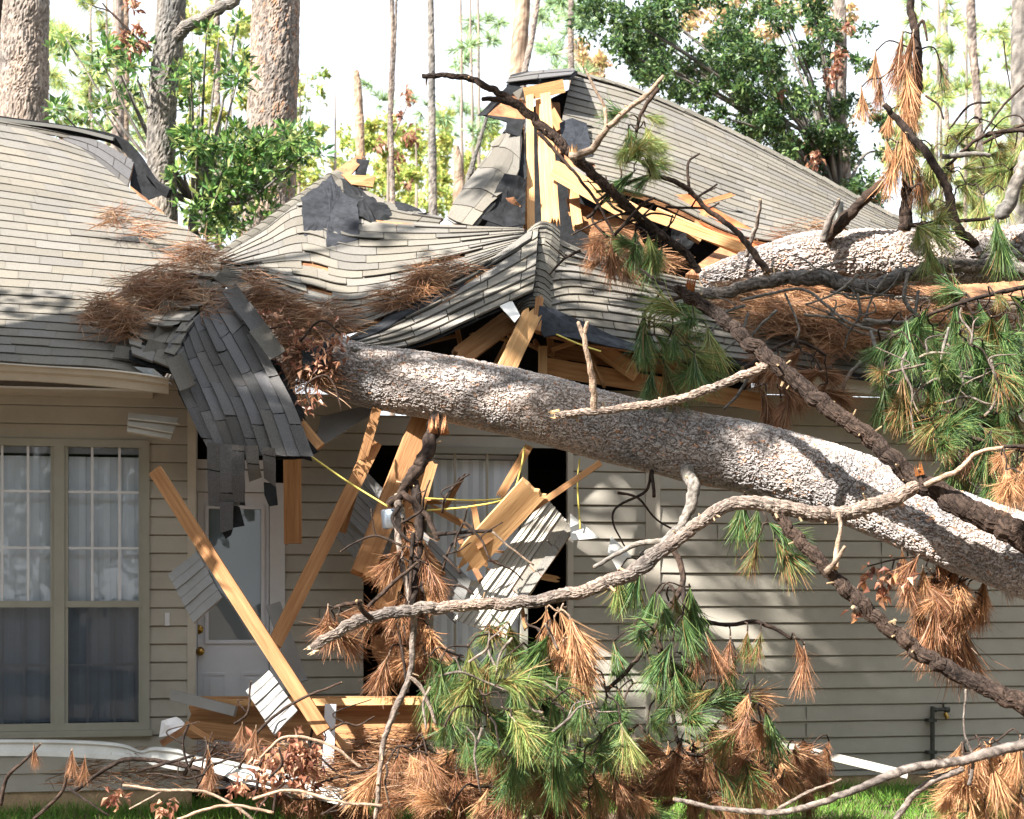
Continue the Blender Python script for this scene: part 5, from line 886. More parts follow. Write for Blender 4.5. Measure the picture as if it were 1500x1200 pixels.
# tangles of fine bare twigs
def tangle(lab, box, Z, n, cols, seed):
    rr = random.Random(seed); cs = []
    for i in range(n):
        x, y, z = rr.uniform(box[0], box[2]), rr.uniform(box[1], box[3]), rr.uniform(*Z); a = rr.uniform(0, 6.28); c = [(x, y, z, 2.9)]
        for k in range(rr.choice((2, 3, 3, 4))): a += rr.uniform(-.75, .75); L = rr.uniform(18, 42); x += L*math.cos(a); y -= L*math.sin(a)*.8-4; z += rr.uniform(-.06, .06); c.append((x, min(y, 1192), z, 2.5-.45*k))
        cs.append(c)
        if len(c) > 3: p = c[1]; cs.append([(p[0], p[1], p[2], 2), (p[0]+rr.uniform(-25, 25), p[1]-rr.uniform(5, 24), p[2], 1.5), (p[0]+rr.uniform(-40, 40), p[1]-rr.uniform(15, 40), p[2], 1.1)])
    return twig_thing(lab, cs, cols)
tangle('tangle of fine bare twigs before the wide brown beam at lower left', (270, 1060, 560, 1170), (9.9, 10.6), 16, DARK, 1)
tangle('pale fine twigs among the green tufts at bottom centre', (580, 930, 820, 1080), (9.0, 9.4), 11, LITE, 2)
tangle('grey twigs knotted on the needle mat below the pale roof trunk', (1080, 400, 1320, 500), (12.0, 12.5), 14, GREYB, 3)
tangle('dark twigs tangled across the black gap at the high gable foot', (840, 270, 980, 370), (12.6, 13.0), 9, DARK, 4)
tangle('thin twigs hanging in the broken window beside the leaning beams', (570, 740, 680, 900), (10.8, 11.1), 9, DARK, 5)
tangle('thin twigs among the green bough at the right edge', (1300, 470, 1480, 640), (10.8, 11.3), 12, LITE, 6)
# ------------------------------------------------------------------ loose needle litter
def litter(name, lab, blobs, pal, L=.24, wdt=.0042, seed=0, lift=.09):
    """blobs: (px, py, Z, rx px, ry px, n, slope) heaps of needles lying on a slope dz/dy"""
    rs = np.random.RandomState(seed+99); m = MB()
    for (px, py, Z, rx, ry, n, slope) in blobs:
        c = P(px, py, Z); sc_ = Z/F; ng = max(3, n//14); gx, gy = rs.randn(ng)*.5, rs.randn(ng)*.5; ga = rs.uniform(0, 6.28, ng); k = rs.randint(0, ng, n)
        x = (gx[k]+rs.randn(n)*.16)*rx*sc_*.8; t = (gy[k]+rs.randn(n)*.16)*ry*sc_*.8; rad_ = np.sqrt((x/(rx*sc_))**2+(t/(ry*sc_))**2)
        dy = 1/math.sqrt(1+slope*slope)*(1 if slope < 5 else .2); up = lift*rs.rand(n)*2.2*np.clip(1.25-rad_, .1, 1)
        # t runs up the picture: along the slope
        p = c+np.stack([x, t/max(slope, .25)*.7*0+t*dy*1.6, t*dy*1.6*slope+up], 1) if slope > 0 else c+np.stack([x, t*3.2, up], 1)
        a = ga[k]+rs.randn(n)*.55; D = np.stack([np.cos(a), np.sin(a)*dy, np.sin(a)*dy*slope+rs.randn(n)*.16+.06], 1)
        kk = rs.randint(0, len(pal), n); col = np.array(pal)[kk]*rs.uniform(.4, 1.5, (n, 1)); col = col*.55+col[np.minimum(k, n-1)]*.45
        v, f, cc = ribbons(p, D, L*rs.uniform(.35, 1.1, n), np.full(n, wdt)*rs.uniform(.7, 1.3, n), rs.uniform(-.02, .14, n), col, rs=rs); m.add(v, f, cc)
    tag(m.build(name, M['needle']), lab, 'pine needles', kind='stuff')
LB = BR+[(.42, .26, .15), (.46, .30, .18), (.16, .08, .045)]
litter('pine_needle_litter', 'reddish dead needles heaped on the left roof above the broken eave', [(150, 468, 11.85, 34, 20, 560, .65), (200, 442, 12.2, 38, 24, 760, .65), (240, 425, 12.35, 38, 18, 600, .65), (280, 392, 12.8, 36, 12, 340, .65), (300, 385, 12.95, 34, 10, 260, .65), (185, 488, 11.8, 30, 24, 500, .65), (260, 445, 12.1, 40, 30, 600, .7), (300, 470, 11.9, 20, 40, 260, .9), (170, 335, 13.3, 34, 9, 260, .65), (220, 348, 13.2, 20, 7, 120, .65)], LB, seed=1)
litter('pine_needle_litter', 'red brown needles packed in the roof break at the left end of the thick trunk', [(380, 452, 12.2, 36, 20, 700, .5), (410, 470, 12.15, 44, 24, 1000, .5), (370, 430, 12.4, 24, 20, 300, .5), (430, 495, 12.0, 40, 30, 1000, .6), (455, 520, 11.9, 36, 30, 1000, .7), (440, 560, 11.8, 30, 22, 600, .9), (480, 480, 12.1, 30, 20, 500, .6), (470, 555, 11.75, 24, 26, 450, 1)], LB, seed=2)
litter('pine_needle_litter', 'orange needles lodged along the crack above the lower gable', [(622, 425, 12.55, 30, 20, 700, .5), (580, 455, 12.4, 50, 14, 600, .4), (660, 410, 12.75, 40, 12, 400, .4), (900, 370, 13.4, 40, 16, 600, .5), (950, 395, 13.3, 40, 14, 500, .5)], BR+OR, seed=3)
litter('pine_needle_litter', 'thick mat of orange brown needles on the right roof under the pale trunk', [(1130, 470, 12.9, 60, 30, 1400, .5), (1190, 480, 12.9, 60, 34, 1800, .5), (1250, 470, 13.0, 60, 36, 1900, .5), (1310, 480, 13.0, 60, 40, 1700, .5), (1380, 470, 13.1, 60, 40, 1500, .5), (1450, 480, 13.2, 60, 40, 1300, .5), (1230, 510, 12.7, 40, 16, 700, .5), (1160, 440, 13.2, 60, 22, 900, .5), (1080, 445, 13.1, 40, 16, 600, .5), (1180, 352, 14.2, 40, 9, 300, .4), (1280, 430, 13.4, 90, 24, 1300, .5)], LB+OR, seed=4)
litter('pine_needle_litter', 'rust brown needles strewn thickly on the ground before the house', [(420, 1150, 10.9, 80, 18, 1400, 0), (520, 1160, 10.7, 90, 16, 1500, 0), (640, 1170, 10.4, 100, 16, 1800, 0), (760, 1175, 10.2, 100, 14, 1800, 0), (880, 1165, 10.4, 100, 16, 1600, 0), (1000, 1160, 10.6, 110, 18, 2000, 0), (1100, 1150, 10.9, 80, 16, 1200, 0), (560, 1120, 11.2, 90, 12, 900, 0), (1440, 1180, 9.8, 70, 12, 900, 0), (200, 1150, 10.9, 130, 12, 500, 0), (330, 1140, 11.0, 70, 14, 700, 0)], LB, seed=5, lift=.12)
# curled dead leaves
def leafmesh(mb, P0, D, L, wd, cols, cup=.25, rs=NR, up=None):
    N = len(P0); D = D/np.linalg.norm(D, axis=1, keepdims=True); up = rs.randn(N, 3)+np.array((0, -.3, 1.2)) if up is None else up
    S = np.cross(D, up); S /= np.linalg.norm(S, axis=1, keepdims=True)+1e-9; U = np.cross(S, D); L = L[:, None]; wd = wd[:, None]
    a = P0; b = P0+D*L*.45-S*wd*.5+U*wd*cup; c = P0+D*L-U*L*cup*.4; d = P0+D*L*.45+S*wd*.5+U*wd*cup; mid = P0+D*L*.45
    V = np.stack([a, b, c, d, mid], 1).reshape(-1, 3); i = np.arange(N)*5
    f = np.concatenate([np.stack([i, i+4, i+1], 1), np.stack([i+4, i+2, i+1], 1), np.stack([i, i+3, i+4], 1), np.stack([i+4, i+3, i+2], 1)]).tolist(); mb.add(V, f, np.repeat(cols, 5, axis=0))
def dead_leaves(lab, spots, pal, Ln=.07, seed=0, twig=None):
    rs = np.random.RandomState(seed+7); t = thing('dead_leaf_sprig', lab, 'leaves', P(*spots[0][:3])); m = MB()
    for (px, py, Z, r, n) in spots:
        m.mark(); c = P(px, py, Z); p = c+rs.randn(n, 3)*r*Z/F*.5; D = rs.randn(n, 3)+np.array((0, 0, -.9)); k = rs.randint(0, len(pal), n)
        leafmesh(m, p, D, Ln*rs.uniform(.6, 1.2, n), Ln*.55*rs.uniform(.6, 1.1, n), np.array(pal)[k]*rs.uniform(.6, 1.3, (n, 1)), .45, rs)
    m.build('leaf_cluster', M['leaf'], t); m = MB()
    for a in (twig or [[(spots[0][0], spots[0][1], spots[0][2], 2.5), (spots[-1][0], spots[-1][1], spots[-1][2], 1.5)]]): limb(m, a, DARK, 6, seed=a[0][0])
    m.build('twig', M['branch'], t, True)
DL = [(.30, .13, .08), (.42, .22, .13), (.22, .09, .06), (.55, .33, .22)]
dead_leaves('curled pinkish brown dead leaves on arching twigs before the fallen gutter', [(395, 1115, 10.2, 30, 60), (430, 1100, 10.2, 30, 80), (400, 1145, 10.2, 30, 50), (440, 1130, 10.2, 28, 70), (350, 1150, 10.2, 16, 24), (455, 1105, 10.2, 16, 30), (170, 1165, 10, 14, 24), (240, 1185, 10, 16, 24)], DL, seed=1, twig=[[(375, 1160, 10.2, 3), (385, 1110, 10.2, 3), (420, 1080, 10.2, 3), (470, 1085, 10.2, 2)], [(400, 1190, 10.2, 3), (410, 1140, 10.2, 2.5), (440, 1110, 10.2, 2)]])
dead_leaves('curled brown leaves hanging under the thick trunk beside dead needle tufts', [(1268, 848, 9.9, 10, 10), (1280, 830, 9.9, 10, 8), (1298, 855, 9.9, 12, 16), (1310, 835, 9.9, 12, 12), (1296, 875, 9.9, 8, 6), (1325, 850, 9.9, 10, 10), (1255, 896, 9.6, 9, 12)], DL+[(.5, .25, .12)], .075, seed=2, twig=[[(1340, 815, 9.9, 2.5), (1310, 820, 9.9, 2), (1270, 830, 9.9, 1.5)], [(1310, 820, 9.9, 2), (1300, 860, 9.9, 1.2)]])
dead_leaves('dry leaves and twigs caught at the left end of the thick trunk', [(440, 500, 11.7, 26, 60), (470, 530, 11.6, 26, 60), (420, 535, 11.7, 22, 40), (455, 590, 11.5, 14, 24), (490, 500, 11.6, 20, 40), (400, 465, 11.9, 22, 30)], DL, .06, seed=3, twig=[[(355, 470, 11.8, 2), (385, 482, 11.8, 2), (415, 478, 11.8, 2)], [(455, 595, 11.4, 2), (448, 565, 11.4, 2.4), (475, 550, 11.4, 2), (490, 565, 11.4, 2), (500, 600, 11.4, 1.6)], [(440, 500, 11.6, 2), (470, 470, 11.6, 2), (500, 490, 11.6, 2)]])
# ------------------------------------------------------------------ grass
rs = np.random.RandomState(3); n = 52000; m = MB(); xx = rs.uniform(-4.2, 5, n); yy = rs.uniform(10.4, 14, n); k = (yy-ST*0 < WY+.2126*xx-.1)
xx, yy = xx[k], yy[k]; n = len(xx); keep = fbm(np.c_[xx*1.5, yy*1.5, xx*0]) > .38; xx, yy = xx[keep], yy[keep]; n = len(xx)
col = np.array([(.10, .24, .03), (.14, .30, .04), (.18, .30, .06), (.30, .28, .12)])[rs.choice(4, n, p=(.35, .35, .2, .1))]*rs.uniform(.6, 1.2, (n, 1))
v, f, c = ribbons(np.c_[xx, yy, np.zeros(n)], np.c_[rs.randn(n)*.4, rs.randn(n)*.4, np.ones(n)], rs.uniform(.04, .12, n), np.full(n, .006), rs.uniform(.0, .35, n), col, nseg=2, rs=rs); m.add(v, f, c)
tag(m.build('grass', M['grass']), 'short bright green lawn grass along the foot of the house', 'grass', kind='stuff')
# ------------------------------------------------------------------ trees behind the house
MAG = [(.06, .14, .04), (.10, .21, .05), (.17, .29, .07), (.045, .10, .03), (.30, .35, .12)]; OAK = [(.035, .08, .03), (.055, .115, .035), (.09, .165, .045), (.028, .06, .026), (.16, .23, .08)]
FARG = [(.17, .30, .12), (.24, .36, .13), (.30, .38, .13), (.14, .27, .16), (.38, .36, .14)]
def crown(par, clumps, Ln, asp, pal, seed=0, whorl=0, dens=1., mt='leaf', flat_=.75, gap=.0):
    rs = np.random.RandomState(seed+1); m = MB()
    for (px, py, Z, r, n) in clumps:
        c = P(px, py, Z); R_ = r*Z/F; n = int(n*dens)
        if whorl:
            nw = max(1, n//whorl); d = rs.randn(nw, 3); d /= np.linalg.norm(d, axis=1, keepdims=True); cc = c+d*R_*(rs.rand(nw, 1)**.5)*np.array((1, .8, flat_)); k = np.repeat(np.arange(nw), whorl); ax = d[k]*.6+np.array((0, 0, .5)); rd = rs.randn(len(k), 3); D = ax+rd*.9; p = cc[k]+rd*.015; tone = rs.uniform(.7, 1.3, (nw, 1))[k]
        else:
            nw = max(1, n//10); d = rs.randn(nw, 3); d /= np.linalg.norm(d, axis=1, keepdims=True); cc = c+d*R_*(rs.rand(nw, 1)**.55)*np.array((1, .8, flat_)); k = rs.randint(0, nw, n); p = cc[k]+rs.randn(n, 3)*R_*.13; D = rs.randn(n, 3)+np.array((0, 0, -.15))+d[k]*.5; tone = rs.uniform(.75, 1.25, (nw, 1))[k]
        N = len(p); kk = rs.randint(0, len(pal), N); leafmesh(m, p, D, Ln*rs.uniform(.6, 1.25, N), Ln*asp*rs.uniform(.8, 1.15, N), np.array(pal)[kk]*tone*rs.uniform(.8, 1.2, (N, 1)), .12, rs)
    return m.build('crown', M[mt], par)
def needle_crown(par, clumps, L, wdt, pal, seed=0):
    rs = np.random.RandomState(seed+1); m = MB()
    for (px, py, Z, r, n) in clumps:
        c = P(px, py, Z); R_ = r*Z/F; nw = max(1, n//26); d = rs.randn(nw, 3); d /= np.linalg.norm(d, axis=1, keepdims=True); cc = c+d*R_*(rs.rand(nw, 1)**.6)*np.array((1, .8, .6)); k = rs.randint(0, nw, n); rd = rs.randn(n, 3); ax = d[k]*.9+np.array((0, 0, .35))
        col = np.array(pal)[rs.randint(0, len(pal), n)]*rs.uniform(.75, 1.25, (nw, 1))[k]*rs.uniform(.8, 1.2, (n, 1)); v, f, q = ribbons(cc[k], ax+rd*.65, L*rs.uniform(.7, 1.2, n), np.full(n, wdt), rs.uniform(.05, .25, n), col, nseg=2, rs=rs); m.add(v, f, q)
    return m.build('crown', M['needle'], par)
def trunk(par, pts, cols, seg=16, step=None, amp=None, seed=0, cell=None, ground=True, mt='bark', name='trunk', flake=0):
    """pts top to bottom (px,py,Z,rpx); carried on down to the ground"""
    q = [(*P(*p[:3]), p[3]/F*p[2]) for p in pts]
    if ground: a, b = q[-1], q[-2]; q += [(a[0], a[1], a[2]*(1-k_)-.1*k_, a[3]*(1+.12*k_)) for k_ in (.3, .65, 1)]
    m = MB(); limb(m, q, cols, seg, step=step, amp=amp, seed=seed, cell=cell, world=True, rough=.03, flake=flake); m.build(name, M[mt], par, mt == 'branch')
def tree(name, lab, pts, cols, cat='tree', group='trees behind the house', **k):
    q = P(*pts[-1][:3]); t = thing(name, lab, cat, (q[0], q[1], 0), group); trunk(t, pts, cols, **k); return t
big = dict(seg=110, step=.025, amp=.022, cell=(.17, .06))
t = tree('pine_tree', 'thick pine trunk at the top left corner, sunlit on its left half', [(38, -120, 20, 30), (37, 0, 20, 31), (35, 110, 20, 33), (35, 190, 20, 34)], FARB, seed=61, **big)
t = tree('pine_tree', 'thick scaly pine trunk standing right of the forked grey tree', [(408, -120, 20.5, 33), (405, 0, 20.5, 33), (399, 160, 20.5, 34), (393, 320, 20.5, 36)], FARB, seed=62, flake=.1, **big)
t = tree('forked_tree', 'grey barked tree with a limb forking to the right above the left roof', [(252, -120, 18.5, 20), (252, 0, 18.5, 19), (247, 60, 18.5, 20), (240, 130, 18.5, 19), (237, 220, 18.5, 19), (240, 320, 18.5, 19)], GREYB, seed=63, seg=60, step=.03, amp=.018, cell=(.16, .035))
m = MB(); limb(m, [(244, 75, 18.5, 14), (262, 48, 18.4, 12), (290, 28, 18.3, 10), (325, 10, 18.2, 9), (370, -20, 18.2, 8)], GREYB, 30, step=.03, amp=.012, cell=(.12, .03), seed=64); m.build('limb', M['bark'], t)
# magnolia
T = tree('magnolia_tree', 'glossy leaved magnolia growing between the grey tree and the pine trunk', [(300, 200, 18.9, 5), (290, 260, 18.9, 6), (285, 340, 18.9, 8)], GREYB, seed=65, seg=14)
cl = []; rr = random.Random(5)
for (poly, n, rng, cnt) in (([(245, 195), (330, 185), (440, 185), (465, 215), (420, 245), (250, 250)], 34, (14, 24), 60), ([(255, 250), (350, 250), (430, 240), (425, 290), (330, 355), (262, 320)], 34, (14, 24), 44), ([(255, 60), (360, 20), (370, 110), (340, 150), (260, 170)], 20, (12, 22), 34), ([(170, 30), (225, 60), (228, 200), (185, 150), (150, 90)], 15, (12, 20), 34), ([(75, 150), (160, 150), (165, 195), (80, 185)], 9, (12, 18), 34), ([(70, 45), (160, 60), (155, 110), (75, 90)], 8, (10, 16), 20), ([(425, 190), (470, 190), (465, 240), (420, 230)], 5, (10, 14), 30)):
    k = 0
    while k < n:
        p = (rr.uniform(60, 480), rr.uniform(10, 360))
        if inside(p, poly): cl.append((p[0], p[1], rr.uniform(17.6, 19.6), rr.uniform(*rng), cnt)); k += 1
crown(T, cl, .125, .36, MAG, seed=2, whorl=7)
m = MB(); root = P(288, 300, 18.9)
m.split = False
for (px, py, Z, r, n) in cl[::3]:
    q = P(px, py, Z); mid = (root*.5+q*.5)+np.array((0, 0, -.2)); limb(m, [(*root, .03), (*mid, .018), (*q, .006)], GREYB, 6, step=.1, world=True, seed=px)
m.build('limb', M['branch'], T, True)
# oak on the right
T = tree('oak_tree', 'dense small leaved oak behind the right roof slope', [(1226, -80, 22, 8), (1232, 60, 22, 8), (1230, 160, 22, 9), (1238, 300, 22, 10)], FARB, seed=66, seg=24)
cl = []
for (poly, n, rng, cnt) in (([(850, 0), (1010, 0), (1000, 120), (950, 130), (880, 70)], 30, (18, 34), 130), ([(900, 60), (1100, 60), (1230, 180), (1260, 300), (1180, 240), (1030, 160), (930, 130)], 62, (18, 34), 150), ([(990, -20), (1180, -20), (1200, 90), (1080, 110)], 34, (18, 32), 100), ([(1180, -10), (1290, 10), (1270, 110), (1200, 100)], 16, (14, 26), 80), ([(1160, 130), (1290, 140), (1320, 300), (1250, 300)], 22, (14, 26), 90), ([(830, -20), (900, -20), (910, 50), (860, 40)], 8, (10, 22), 60)):
    k = 0
    while k < n:
        p = (rr.uniform(820, 1330), rr.uniform(-20, 320))
        if inside(p, poly): cl.append((p[0], p[1], rr.uniform(20.4, 23.5), rr.uniform(*rng), cnt)); k += 1
crown(T, cl, .088, .42, OAK, seed=3, dens=1.35)
m = MB(); root = P(1232, 300, 22)
m.split = False
for (px, py, Z, r, n) in cl[::4]:
    q = P(px, py, Z); mid = root*.55+q*.45+np.array((0, 0, .3)); limb(m, [(*root, .035), (*mid, .02), (*q, .006)], GREYB, 6, step=.15, world=True, seed=px)
m.build('limb', M['branch'], T, True)
def deadbits(par, spots, seed=0, Ln=.12):
    rs = np.random.RandomState(seed+70); m = MB()
    for (px, py, Z, r, n) in spots: m.mark(); p = P(px, py, Z)+rs.randn(n, 3)*r*Z/F*.5; leafmesh(m, p, rs.randn(n, 3)+np.array((0, 0, -.8)), Ln*rs.uniform(.6, 1.2, n), Ln*.5*rs.uniform(.6, 1, n), np.array(DL)[rs.randint(0, 4, n)]*rs.uniform(.6, 1.2, (n, 1)), .4, rs)
    m.build('dead_leaves', M['leaf'], par)
deadbits(T, [(1228, 80, 21, 8, 26), (1222, 100, 21, 9, 40), (1216, 115, 21, 8, 30), (1140, 138, 21, 6, 14), (1195, 230, 21, 12, 30), (1238, 40, 21, 6, 14)], 1)
t = twig_thing('bare twig with dangling orange dead leaves before the forked tree', [[(150, 5, 17.5, 1.6), (175, 30, 17.5, 2), (200, 55, 17.5, 2), (222, 75, 17.5, 2.4)], [(135, 8, 17.5, 1.2), (165, 20, 17.5, 1.6), (190, 50, 17.5, 2)]], DARK); deadbits(t, [(195, 5, 17.5, 10, 26), (202, 38, 17.5, 9, 22), (183, 48, 17.5, 8, 18), (187, 68, 17.5, 7, 14), (210, 62, 17.5, 8, 18)], 2, .10)
t = tree('sapling', 'thin leafless double stemmed sapling with rusty leaves left of centre', [(573, -40, 26, 3), (575, 60, 26, 3), (572, 160, 26, 3.5), (575, 300, 26, 4)], LITE, seg=8, seed=70)
m = MB(); limb(m, [(582, -40, 26, 2.2), (578, 80, 26, 2.6), (572, 200, 26, 3)], LITE, 8, seed=71); limb(m, [(575, 200, 26, 2), (590, 170, 26, 1.6), (598, 150, 26, 1)], LITE, 6, seed=72); m.build('stem', M['branch'], t, True)
deadbits(t, [(595, 132, 26, 5, 10), (600, 146, 26, 6, 14), (585, 168, 26, 7, 16), (602, 198, 26, 11, 34), (558, 215, 26, 7, 18), (585, 228, 26, 6, 14), (578, 246, 26, 4, 8), (596, 268, 26, 5, 10)], 3, .14)
for (lab, pts, c_) in [('dark slender pole like trunk standing left of the high gable', [(630, -60, 30, 3.5), (632, 80, 30, 4.5), (633, 200, 30, 5), (634, 310, 30, 6)], GREYB), ('pale broken off snag above the sunken roof', [(522, 104, 28, 4), (525, 150, 28, 6), (528, 225, 28, 6), (530, 260, 28, 6)], TAN), ('tan pine trunk rising right behind the broken ridge hood', [(768, -60, 32, 11), (764, 20, 32, 11), (758, 110, 32, 12), (755, 160, 32, 12)], TAN), ('thin branching tree beside the tan trunk above the high gable', [(793, -40, 30, 3), (780, 50, 30, 4), (770, 100, 30, 4), (765, 150, 30, 5)], FARB),
        ('pinkish brown trunk between the top left corner pine and the forked tree', [(172, -60, 30, 7), (174, 80, 30, 8), (172, 200, 30, 9), (172, 260, 30, 9)], FARB), ('narrow tan trunk just left of the forked tree', [(182, -60, 34, 4), (184, 80, 34, 5), (183, 230, 34, 5)], TAN), ('dark trunk cut off by the left edge at the top left corner', [(-6, -60, 24, 9), (-4, 60, 24, 9), (-4, 200, 24, 10)], DARK), ('dark grey trunk cut off by the right edge at the top right corner', [(1496, -60, 19, 12), (1494, 80, 19, 12), (1495, 180, 19, 13), (1492, 330, 19, 13)], GREYB),
        ('pale green grey trunk between the hanging brown tufts and the right edge', [(1421, -40, 30, 6), (1424, 60, 30, 6), (1432, 150, 30, 5), (1436, 300, 30, 6)], LITE), ('thin trunk behind the magnolia leaves left of the thick scaly pine', [(318, -60, 36, 4), (318, 100, 36, 4), (320, 260, 36, 5)], FARB), ('slim bare trunk above the oak at the left of its crown', [(838, -60, 32, 3), (836, 60, 32, 4), (838, 140, 32, 4)], LITE), ('leaning broken stump like trunk between the slender pole and the drooping roof sheet', [(668, 215, 30, 4), (672, 250, 30, 7), (672, 300, 30, 8)], TAN), ('far trunk standing between two hanging tufts of the pole at upper right', [(1384, -40, 40, 2.5), (1386, 100, 40, 3), (1388, 280, 40, 3)], FARB), ('thin tilted sapling beside the drooping roof sheet', [(715, 165, 24, 1.6), (700, 215, 24, 2.2), (690, 250, 24, 3), (684, 290, 24, 3)], GREYB)]:
    tree('tree_trunk', lab, pts, c_, seg=14, seed=pts[0][0], amp=.012)
# thick limb at the far right edge
t = twig_thing('thick mossy limb curving up at the right edge behind the pale trunk', [[(1468, 318, 12.4, 15), (1482, 285, 12.4, 13), (1500, 240, 12.4, 12), (1530, 190, 12.4, 11)], [(1380, 230, 12.9, 5), (1425, 226, 12.9, 5), (1450, 228, 12.9, 4)], [(1415, 248, 12.9, 3), (1440, 246, 12.9, 3)]], GREYB)
twig_thing('slender bare twigs crossing the sky at the right edge', [[(1390, 190, 13.2, 2), (1420, 155, 13.2, 2.2), (1450, 150, 13.2, 2)], [(1440, 195, 13.2, 2), (1470, 155, 13.2, 2.4), (1500, 125, 13.2, 2.4)], [(1440, 210, 13.1, 3), (1480, 190, 13.1, 3), (1510, 180, 13.1, 3)], [(1356, 140, 13.2, 2.2), (1375, 155, 13.2, 2), (1382, 175, 13.2, 1.6)], [(1470, 60, 13.2, 1.4), (1475, 100, 13.2, 1.4), (1480, 130, 13.2, 1.2)]], DARK)
# far off woods, leaf colours kept pale to paint in the glare
rr = random.Random(12)
def far(lab, boxes, Ln, seed, pal=FARG, needle=False, Zr=(34, 55)):
    t = thing('distant_tree', lab, 'tree', (P(boxes[0][0], 300, Zr[0])[0], Zr[0]+6, 0), 'pale distant trees'); cl = []
    for (x0, y0, x1, y1, n, r, cnt) in boxes:
        for i in range(n): cl.append((rr.uniform(x0, x1), rr.uniform(y0, y1), rr.uniform(*Zr), rr.uniform(.6, 1.3)*r, cnt))
    if needle: needle_crown(t, cl, Ln, Ln*.07, pal, seed)
    else: crown(t, cl, Ln, .5, pal, seed)
    m = MB(); m.split = False; x = (boxes[0][0]+boxes[0][2])/2
    for i in range(3): xx = x+rr.uniform(-40, 40); limb(m, [(xx, -70 if needle else boxes[0][1], Zr[0]+4, 1.6 if needle else .6), (xx+rr.uniform(-8, 8), 340, Zr[0]+4, 4)], FARB, 8, seed=xx, step=.4)
    m.build('trunk', M['branch'], t)
YGF = [(.34, .42, .10), (.42, .46, .12), (.26, .38, .10), (.50, .44, .14)]; CYF = [(.20, .33, .17), (.26, .38, .20), (.32, .42, .18)]
far('far pale green pines seen between the corner trunk and the forked tree', [(72, 0, 165, 130, 26, 16, 150), (72, 100, 230, 250, 26, 18, 150)], .34, 1, YGF+CYF, True)
far('yellow green bushes far behind the sunken middle roof', [(540, 170, 650, 300, 40, 16, 130), (560, 240, 690, 310, 26, 18, 150), (440, 180, 540, 260, 10, 14, 90), (640, 190, 720, 260, 14, 14, 90)], .16, 2, YGF)
far('haze tinted blue green pine crowns behind the high gable', [(660, 20, 740, 100, 12, 12, 110), (790, 0, 860, 110, 22, 14, 120), (640, 150, 720, 200, 14, 14, 100), (540, 120, 630, 170, 8, 14, 70)], .34, 3, CYF, True)
far('pale green pines far behind the tufts at the upper right', [(1290, 120, 1500, 240, 40, 20, 150), (1300, 0, 1500, 120, 26, 16, 110), (1350, 220, 1500, 330, 40, 20, 150)], .34, 4, YGF+CYF, True)
far('light yellow green leaves behind the magnolia and scaly pine', [(255, 0, 370, 130, 26, 18, 110), (255, 120, 440, 340, 60, 20, 150), (438, 230, 470, 310, 10, 14, 80)], .16, 5, YGF)
far('small pale shrubs near the left eave of the sunken roof', [(430, 100, 480, 200, 8, 14, 60), (330, 300, 420, 350, 16, 16, 120)], .14, 6, YGF+FARG)
far('brownish foliage between the oak and the high gable ridge', [(840, 60, 880, 110, 12, 12, 90), (1000, 0, 1250, 60, 30, 18, 90), (1180, 190, 1240, 290, 16, 16, 90)], .16, 7, [(.45, .28, .14), (.4, .36, .14), (.5, .34, .2)])
# ------------------------------------------------------------------ unseen tree added beside the photographer, crown shaped to shade the front wall
sv = np.array(sdir); nw = np.array((ST, -CT, 0.)); O_ = wall_pt(0, 0, 0); rr = random.Random(77)
def hit(c, off=0.):
    t = (np.dot(c-O_, nw)-off)/np.dot(sv, nw); q = c-sv*t; return np.dot(q-O_, (CT, ST, 0)), q[2], t
def offframe(c, mgn):
    return c[1] < .5 or abs(c[0])-mgn > .3*c[1] or c[2]-mgn > EYE+.348*c[1]
ST_ = thing('added_shade_tree', 'broad leafy tree added unseen left of the photographer, shaped to shade the wall', 'tree', (-7.5, 8.2, 0)); cl = []; s560, s870, s1000 = wall_s(560), wall_s(868), wall_s(990); tries = 0
while len(cl) < 760 and tries < 200000:
    tries += 1; c = np.array((rr.uniform(-10.5, -2.0), rr.uniform(3.0, 12.2), rr.uniform(3.6, 12.5))); r = rr.uniform(.22, .42)
    if not offframe(c, r+.25): continue
    s_, z_, t_ = hit(c)
    if t_ < 2: continue
    ok = False
    so_, zo_, _ = hit(c, 1.0)
    if -.4 < z_ < 2.3 and -4 < s_ < s560: ok = True
    elif -4 < so_ < -1.9 and 0 < zo_ < 2.2: ok = True
    elif -.4 < z_ < 1.9 and s560 < s_ < s870: ok = rr.random() < .06
    elif -.9 < z_ < 2.45 and s1000+.12 < s_ < 4.9: ok = True
    elif 2.5 < z_ < 9 and -4.5 < s_ < 3: ok = rr.random() < .016
    sl_, zl_, _ = hit(c, .75)
    if -.5-r < so_ < .5+r and 1.3-r < zo_ < 2.3+r: ok = False
    sb_, zb_, _ = hit(c, 1.35)
    if -.75-r < sb_ < .35+r and 1.5-r < zb_ < 2.4+r: ok = False
    if ok and -2.2 < sl_ < 3.6 and abs(zl_-float(np.interp(sl_, (-2.2, -1.2, -.4, .5, 1.2, 2.0, 3.2), (3.15, 3.05, 2.85, 2.62, 2.5, 2.2, 1.8)))) < (.42+r*.85 if sl_ < .9 else .24+r*.3): ok = rr.random() < (.03 if sl_ < .9 else .22)
    if ok: cl.append((c, r))
rs = np.random.RandomState(5); m = MB()
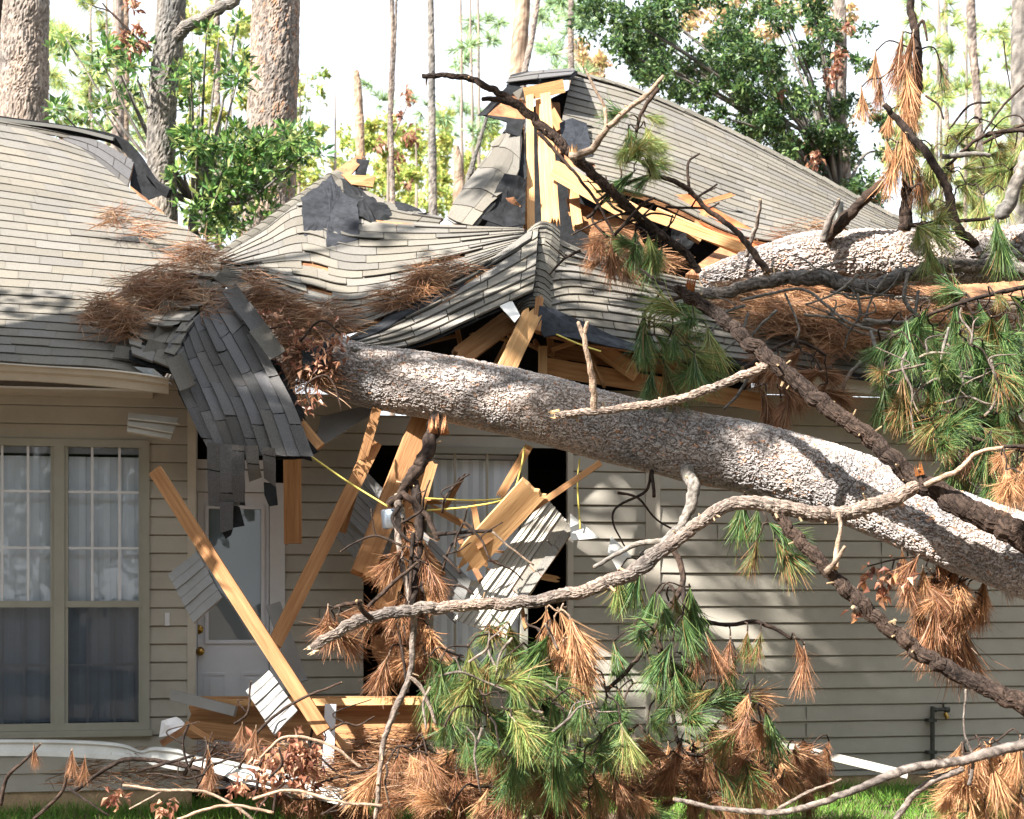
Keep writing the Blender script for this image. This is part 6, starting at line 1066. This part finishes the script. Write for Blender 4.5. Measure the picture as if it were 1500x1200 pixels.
for (c, r) in cl:
    n = 70; d = rs.randn(n, 3); d /= np.linalg.norm(d, axis=1, keepdims=True); p = c+d*r*(rs.rand(n, 1)**.4); leafmesh(m, p, rs.randn(n, 3), .16*rs.uniform(.7, 1.2, n), .10*rs.uniform(.7, 1.2, n), np.array(OAK)[rs.randint(0, 5, n)]*rs.uniform(.7, 1.3, (n, 1)), .12, rs)
m.build('crown', M['leaf'], ST_)
m = MB(); limb(m, [(-7.5, 8.2, -.1, .24), (-7.4, 8.2, 2, .2), (-7.2, 8.3, 4.5, .17), (-7.0, 8.6, 8.5, .08)], GREYB, 24, step=.1, world=True, seed=5, rough=.03); m.build('trunk', M['bark'], ST_)
m = MB(); m.split = False
for (c, r) in cl[::6]: b = np.array((-7.3, 8.3, max(2.5, c[2]-1.8))); limb(m, [(*b, .06), (*((b+c)/2+np.array((0, 0, .2))), .035), (*c, .01)], GREYB, 6, step=.2, world=True, seed=c[0])
m.build('limb', M['branch'], ST_)

# unseen woods added behind the photographer to block sky light from the front
rr = random.Random(8)
for i, (x, y, h, r) in enumerate(((-16, -9, 15, 5), (-8, -13, 14, 5.5), (1, -12, 15, 5), (9, -11, 14, 5.5), (17, -6, 15, 5), (15, 4, 13, 4), (20, 13, 14, 4.5), (-20, -2, 10, 4))):
    t = thing('broadleaf_tree', 'leafy tree of the unseen woods added behind the photographer', 'tree', (x, y, 0), 'woods behind the photographer')
    n = 8000; d = rs.randn(n, 3); d /= np.linalg.norm(d, axis=1, keepdims=True); p = np.array((x, y, h*.55))+d*np.array((r, r, h*.47))*(rs.rand(n, 1)**.3); m = MB()
    leafmesh(m, p, rs.randn(n, 3), rs.uniform(.3, .6, n), rs.uniform(.2, .35, n), np.array(OAK)[rs.randint(0, 5, n)]*rs.uniform(.7, 1.3, (n, 1)), .12, rs); m.build('crown', M['leaf'], t)
    m = MB(); limb(m, [(x, y, -.1, .3), (x+.1, y, h*.4, .22), (x, y, h*.85, .08)], GREYB, 14, step=.3, world=True, seed=i, rough=.03); m.build('trunk', M['bark'], t)
